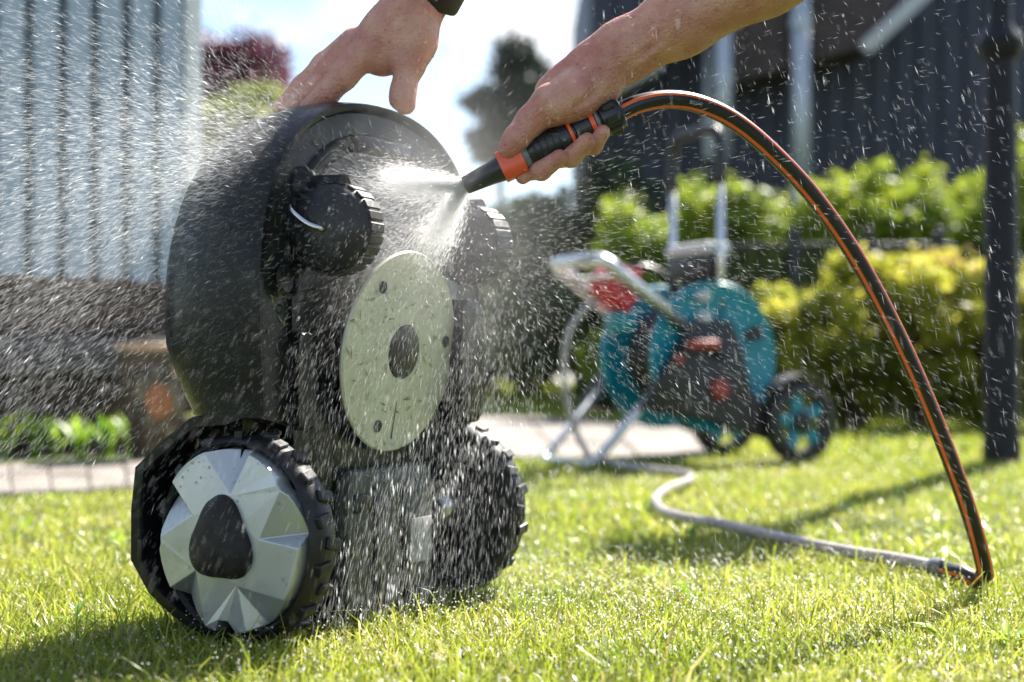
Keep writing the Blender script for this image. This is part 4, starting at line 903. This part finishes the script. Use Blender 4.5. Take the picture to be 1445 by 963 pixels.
# ------------------------------------------------------------------ water: drops flung from the places the jet strikes
def streaks(pos, vel, rad, dt):
    n = len(pos); ln = vel * dt[:, None]; t = unit(vel); u = unit(np.cross(t, RNG.normal(size=(n, 3)))); w = np.cross(t, u); r = rad[:, None]
    ring = [pos + r * (u * math.cos(a) + w * math.sin(a)) for a in (0, 2.094, 4.189)]
    v = np.stack([pos - ln * .5 - t * r, pos + ln * .5 + t * r] + ring, 1).reshape(-1, 3); i = np.arange(n)[:, None] * 5
    tri = np.concatenate([i + [0, 3, 2], i + [0, 4, 3], i + [0, 2, 4], i + [1, 2, 3], i + [1, 3, 4], i + [1, 4, 2]], 1).reshape(-1, 3); return v, tri
def mw(w, n, z): return np.array([MO.x + .515 * w + .857 * n, MO.y + .857 * w - .515 * n, z])
G9 = np.array([0, 0, -9.81])
def emit(n, src, jit, mean, spread, sp0, sp1, tmax, r0, r1, dt=.0035, tmin=0.):
    d = unit(np.array(mean)[None] + RNG.normal(size=(n, 3)) * spread); s = RNG.uniform(sp0, sp1, n)[:, None]; t = (tmin + (tmax - tmin) * RNG.uniform(0, 1, n) ** 1.2)[:, None]
    p = np.array(src)[None] + RNG.normal(size=(n, 3)) * jit; drag = .9
    v0 = d * s; pos = p + v0 * t * (1 - .5 * drag * t) + .5 * G9 * t * t; vel = v0 * (1 - drag * t) + G9 * t
    ok = (pos[:, 2] > .02) & (pos[:, 1] > .75)
    return pos[ok], vel[ok], RNG.uniform(r0, r1, ok.sum()), dt * RNG.uniform(.6, 1.3, ok.sum())
Nn = np.array([.857, -.515, 0])
src = []
hit1 = mw(.02, .07, .40); hit2 = mw(-.03, .05, .46); hit3 = mw(-.15, .0, .49)
src.append(emit(20000, hit1, .02, (-.8, -.45, .05), .42, 1.6, 5.0, .26, .00008, .00024, .0034))
src.append(emit(20000, hit2, .02, (-1, -.35, .12), .40, 1.6, 5.0, .24, .00008, .00024, .0034))
src.append(emit(40000, hit3, .03, (-1, -.12, .06), .42, 1.2, 5.4, .25, .00009, .00027, .0036, .008))
src.append(emit(10000, hit1, .02, (.9, -.05, .12), .45, 1.4, 4.8, .32, .00009, .00023, .0030, .045))
src.append(emit(3000, mw(.0, .1, .5), .03, (.45, -.03, 1), .24, 2.4, 4.2, .66, .00012, .0003, .0036, .30))
# water running and dripping down in front of the underside
n = 15000; w = RNG.uniform(-.2, .2, n); z = RNG.uniform(.02, .42, n); nn = .055 + RNG.exponential(.035, n)
pos = np.array(MO)[None] * [1, 1, 0] + w[:, None] * np.array([.515, .857, 0]) + nn[:, None] * Nn + z[:, None] * np.array([0, 0, 1]); sp = np.sqrt(2 * 9.81 * np.clip(.46 - z, .01, 1))
vel = np.stack([RNG.normal(size=n) * .16 - .35 + w * 1.3, RNG.normal(size=n) * .15, -sp], 1); src.append((pos, vel, RNG.uniform(.00008, .00027, n), .0042 * RNG.uniform(.5, 1.3, n)))
VV, TT, o = [], [], 0
for s in src:
    v, t = streaks(*s); VV.append(v); TT.append(t + o); o += len(v)
tag(fast_mesh('water_drops', np.concatenate(VV), np.concatenate(TT), M['drops']), 'fine white water drops flying off the mower', 'water drops', kind='stuff')
# fewer, larger drops: flung wide, and dripping off the lower edges
big = [emit(900, hit3, .03, (-1, -.15, .1), .4, 1.6, 5.0, .24, .0003, .0006, .0030), emit(220, mw(.0, .1, .5), .03, (.5, -.05, 1), .25, 2.8, 4.6, .66, .0003, .0006, .0032, .32), emit(500, hit1, .03, (.3, -.7, .2), .6, .8, 2.5, .3, .0003, .0006, .0030)]
n = 420; w = RNG.uniform(-.16, .17, n); z = RNG.uniform(.0, .2, n) ** 1.0 + .012; pos = np.array(MO)[None] * [1, 1, 0] + w[:, None] * np.array([.515, .857, 0]) + RNG.uniform(.05, .08, n)[:, None] * Nn + z[:, None] * np.array([0, 0, 1])
big.append((pos, np.stack([RNG.normal(size=n) * .05, RNG.normal(size=n) * .05, -1.2 - RNG.uniform(0, 1.4, n)], 1), RNG.uniform(.0004, .0011, n), np.full(n, .004)))
VV, TT, o = [], [], 0
for s_ in big:
    v, t = streaks(*s_); VV.append(v); TT.append(t + o); o += len(v)
tag(fast_mesh('large_drops', np.concatenate(VV), np.concatenate(TT), M['bigdrops']), 'larger bright water drops flung off and dripping from the mower', 'water drops', kind='stuff')
# the fan-shaped jet leaving the nozzle: two dense sheets of fine drops
VV, TT, o = [], [], 0
tip = np.array(n0)
for tgt, n, sp in ((np.array(P(545, 256, 1.53)), 13000, .0085), (np.array(P(604, 352, 1.54)), 11000, .0105), (np.array(P(560, 300, 1.54)), 3000, .03)):
    d = tgt - tip; L = np.linalg.norm(d); t = RNG.uniform(0, 1, n) ** 1.15; pos = tip + t[:, None] * d + RNG.normal(size=(n, 3)) * (.0024 + sp * t)[:, None]
    vel = np.tile(d / L * 5, (n, 1)) + (pos - tip - t[:, None] * d) * 20
    v, q = streaks(pos, vel, RNG.uniform(.0002, .00045, n), .0014 * RNG.uniform(.5, 1.4, n)); VV.append(v); TT.append(q + o); o += len(v)
tag(fast_mesh('water_jet', np.concatenate(VV), np.concatenate(TT), M['jet']), 'white fan of water jetting from the nozzle at the disc', 'water jet', kind='stuff')
# beads of water caught on the grass tips
n = 6000; x, y = scatter(n, 1.1, 3.8, .2); x2 = RNG.normal(.12, .28, 5000); y2 = np.clip(RNG.normal(1.55, .28, 5000), 1.1, 3); x = np.concatenate([x, x2]); y = np.concatenate([y, y2]); n = len(x); pos = np.stack([x, y, RNG.uniform(.012, .032, n)], 1); v, t = streaks(pos, unit(RNG.normal(size=(n, 3))) * .02, RNG.uniform(.0005, .0012, n), np.full(n, .003))
tag(fast_mesh('dew_beads', v, t, M['bead']), 'bright beads of water caught on the grass', 'water beads', kind='stuff')

# fine mist hanging where the jet bursts on the mower
bm = bmesh.new(); bmesh.ops.create_icosphere(bm, subdivisions=3, radius=1.0)
mc = P(585, 310, 1.54); mr = Vector((.22, .22, .23))
m = bpy.data.materials.new('spray_mist'); m.use_nodes = True; t = m.node_tree; t.nodes.clear(); N, L = t.nodes.new, t.links.new
o_ = N('ShaderNodeOutputMaterial'); pv = N('ShaderNodeVolumePrincipled'); pv.inputs['Color'].default_value = (.97, .98, 1, 1); pv.inputs['Anisotropy'].default_value = .35
c_ = N('ShaderNodeTexCoord'); g_ = N('ShaderNodeTexGradient'); g_.gradient_type = 'SPHERICAL'; nz_2 = N('ShaderNodeTexNoise'); nz_2.inputs['Scale'].default_value = 3.0; nz_2.inputs['Detail'].default_value = 2
pw_ = N('ShaderNodeMath'); pw_.operation = 'POWER'; pw_.inputs[1].default_value = 1.8; mu = N('ShaderNodeMath'); mu.operation = 'MULTIPLY'; mu2 = N('ShaderNodeMath'); mu2.operation = 'MULTIPLY'; mu2.inputs[1].default_value = 2.6
L(c_.outputs['Object'], g_.inputs[0]); L(c_.outputs['Object'], nz_2.inputs[0]); L(g_.outputs['Fac'], pw_.inputs[0]); L(pw_.outputs[0], mu.inputs[0]); L(nz_2.outputs[0], mu.inputs[1]); L(mu.outputs[0], mu2.inputs[0]); L(mu2.outputs[0], pv.inputs['Density']); L(pv.outputs[0], o_.inputs['Volume'])
mist = bmo('spray_mist', bm, m); mist.location = mc; mist.scale = mr
tag(mist, 'pale veil of fine mist where the jet strikes the mower', 'mist', kind='stuff')
mist2 = mist.copy(); COL.objects.link(mist2); mist2.location = P(375, 235, 1.46); mist2.scale = (.12, .12, .12); tag(mist2, 'pale veil of fine mist drifting off the shell edge', 'mist', kind='stuff')

# ------------------------------------------------------------------ small wet detail: beads on skin and plastic, forearm hair, clippings stuck to the underside
bpy.context.view_layer.update()
def surf(o, n, keep=None):
    me = o.data; me.calc_loop_triangles(); k = len(me.loop_triangles); tv = np.empty(k * 3, np.int32); me.loop_triangles.foreach_get('vertices', tv); co = np.empty(len(me.vertices) * 3, np.float32); me.vertices.foreach_get('co', co)
    mw_ = np.array(o.matrix_world); co = co.reshape(-1, 3) @ mw_[:3, :3].T + mw_[:3, 3]; tr = co[tv.reshape(-1, 3)]; nr = np.cross(tr[:, 1] - tr[:, 0], tr[:, 2] - tr[:, 0]); ar = np.linalg.norm(nr, axis=1)
    nr = unit(nr); cen = tr.mean(1); face = np.einsum('ij,ij->i', nr, np.array([0, 0, CH]) - cen) > 0
    w = ar * face
    if keep is not None: w = w * keep(cen)
    i = RNG.choice(k, n, p=w / w.sum()); a = RNG.uniform(0, 1, (n, 2)); fl = a.sum(1) > 1; a[fl] = 1 - a[fl]
    return tr[i, 0] + (tr[i, 1] - tr[i, 0]) * a[:, :1] + (tr[i, 2] - tr[i, 0]) * a[:, 1:], nr[i]
bm = bmesh.new(); bmesh.ops.create_icosphere(bm, subdivisions=2, radius=1); ico_v = np.array([v_.co[:] for v_ in bm.verts]); ico_f = np.array([[v_.index for v_ in f_.verts] for f_ in bm.faces]); bm.free()
inframe = lambda c: (c[:, 2] < .78) & (c[:, 0] < .42)
hubs = [o_ for o_ in bpy.data.objects if o_.name.startswith('hub_cap')]
near_hub = min(hubs, key=lambda h_: min((h_.matrix_world @ v_.co).y for v_ in h_.data.vertices))
pts, rad = [], []
for o_, n, r0, r1 in ((bd, 900, .0003, .0010), (body, 1500, .0004, .0013), (near_hub, 220, .0004, .0012), (disc, 420, .0004, .0012)):
    p_, n_ = surf(o_, n, inframe); r_ = r0 + (r1 - r0) * RNG.uniform(0, 1, n) ** 2.5; pts.append(p_ + n_ * (r_ * .25)[:, None]); rad.append(r_)
pts = np.concatenate(pts); rad = np.concatenate(rad); sc = np.stack([rad, rad, rad * 1.25], 1)
v = (pts[:, None] + ico_v[None] * sc[:, None]).reshape(-1, 3); f = (ico_f[None] + (np.arange(len(pts)) * len(ico_v))[:, None, None]).reshape(-1, 3)
m = M['clear'] = bpy.data.materials.new('clear_water'); m.use_nodes = True; t = m.node_tree; t.nodes.clear(); N, L = t.nodes.new, t.links.new
o_ = N('ShaderNodeOutputMaterial'); x_ = N('ShaderNodeBsdfTransparent'); g_ = N('ShaderNodeBsdfGlossy'); g_.inputs['Roughness'].default_value = .08; fr_ = N('ShaderNodeFresnel'); fr_.inputs[0].default_value = 1.6; ms_ = N('ShaderNodeMixShader')
L(fr_.outputs[0], ms_.inputs[0]); L(x_.outputs[0], ms_.inputs[1]); L(g_.outputs[0], ms_.inputs[2]); L(ms_.outputs[0], o_.inputs[0])
tag(fast_mesh('clinging_beads', v, f, M['clear'], smooth=True), 'clear water beads clinging to the mower and the wet arms', 'water beads', kind='stuff')
M['armhair'] = mat('fair_hair', (.45, .30, .17), .4, trans=.3)
p_, n_ = surf(bd, 2600, lambda c: inframe(c) * ((c[:, 0] > .085) | ((c[:, 2] > .60) & (c[:, 0] < -.07)) | ((c[:, 2] > .545) & (c[:, 0] < -.13))))
up_ = surf
d_h = unit(n_ * .55 + np.array([-.55, 0, -.25]) + RNG.normal(size=n_.shape) * .28) * RNG.uniform(.004, .010, len(p_))[:, None]; s_h = unit(np.cross(d_h, RNG.normal(size=n_.shape))) * .00009
v = np.stack([p_ - s_h, p_ + s_h, p_ + d_h], 1).reshape(-1, 3) - np.array(person.location)
fast_mesh('arm_hair', v, np.arange(len(v)).reshape(-1, 3), M['armhair'], person)
M['wetclip'] = mat('wet_clippings', (.1, .14, .02), .5, var=[(0, (.05, .09, .015)), (1, (.22, .24, .06))])
P_, N_ = [], []
for o_, n in ((plate, 520), (tp, 160), (disc, 60)):
    p_, n_ = surf(o_, n); P_.append(p_); N_.append(n_)
P_ = np.concatenate(P_); N_ = np.concatenate(N_); t_ = unit(np.cross(N_, RNG.normal(size=N_.shape))); b_ = np.cross(N_, t_); L_ = RNG.uniform(.002, .008, len(P_))[:, None]
v = np.stack([P_ + N_ * .0006 - t_ * L_, P_ + N_ * .0012 - b_ * .0009, P_ + N_ * .0022 + t_ * L_, P_ + N_ * .0012 + b_ * .0009], 1).reshape(-1, 3); i = np.arange(len(P_))[:, None] * 4
tag(fast_mesh('stuck_clippings', v, np.concatenate([i + [0, 1, 2], i + [0, 2, 3]], 1).reshape(-1, 3), M['wetclip'], None, np.repeat(RNG.uniform(0, 1, len(P_)), 4)), 'wet grass clippings stuck to the mower underside', 'clippings', kind='stuff')
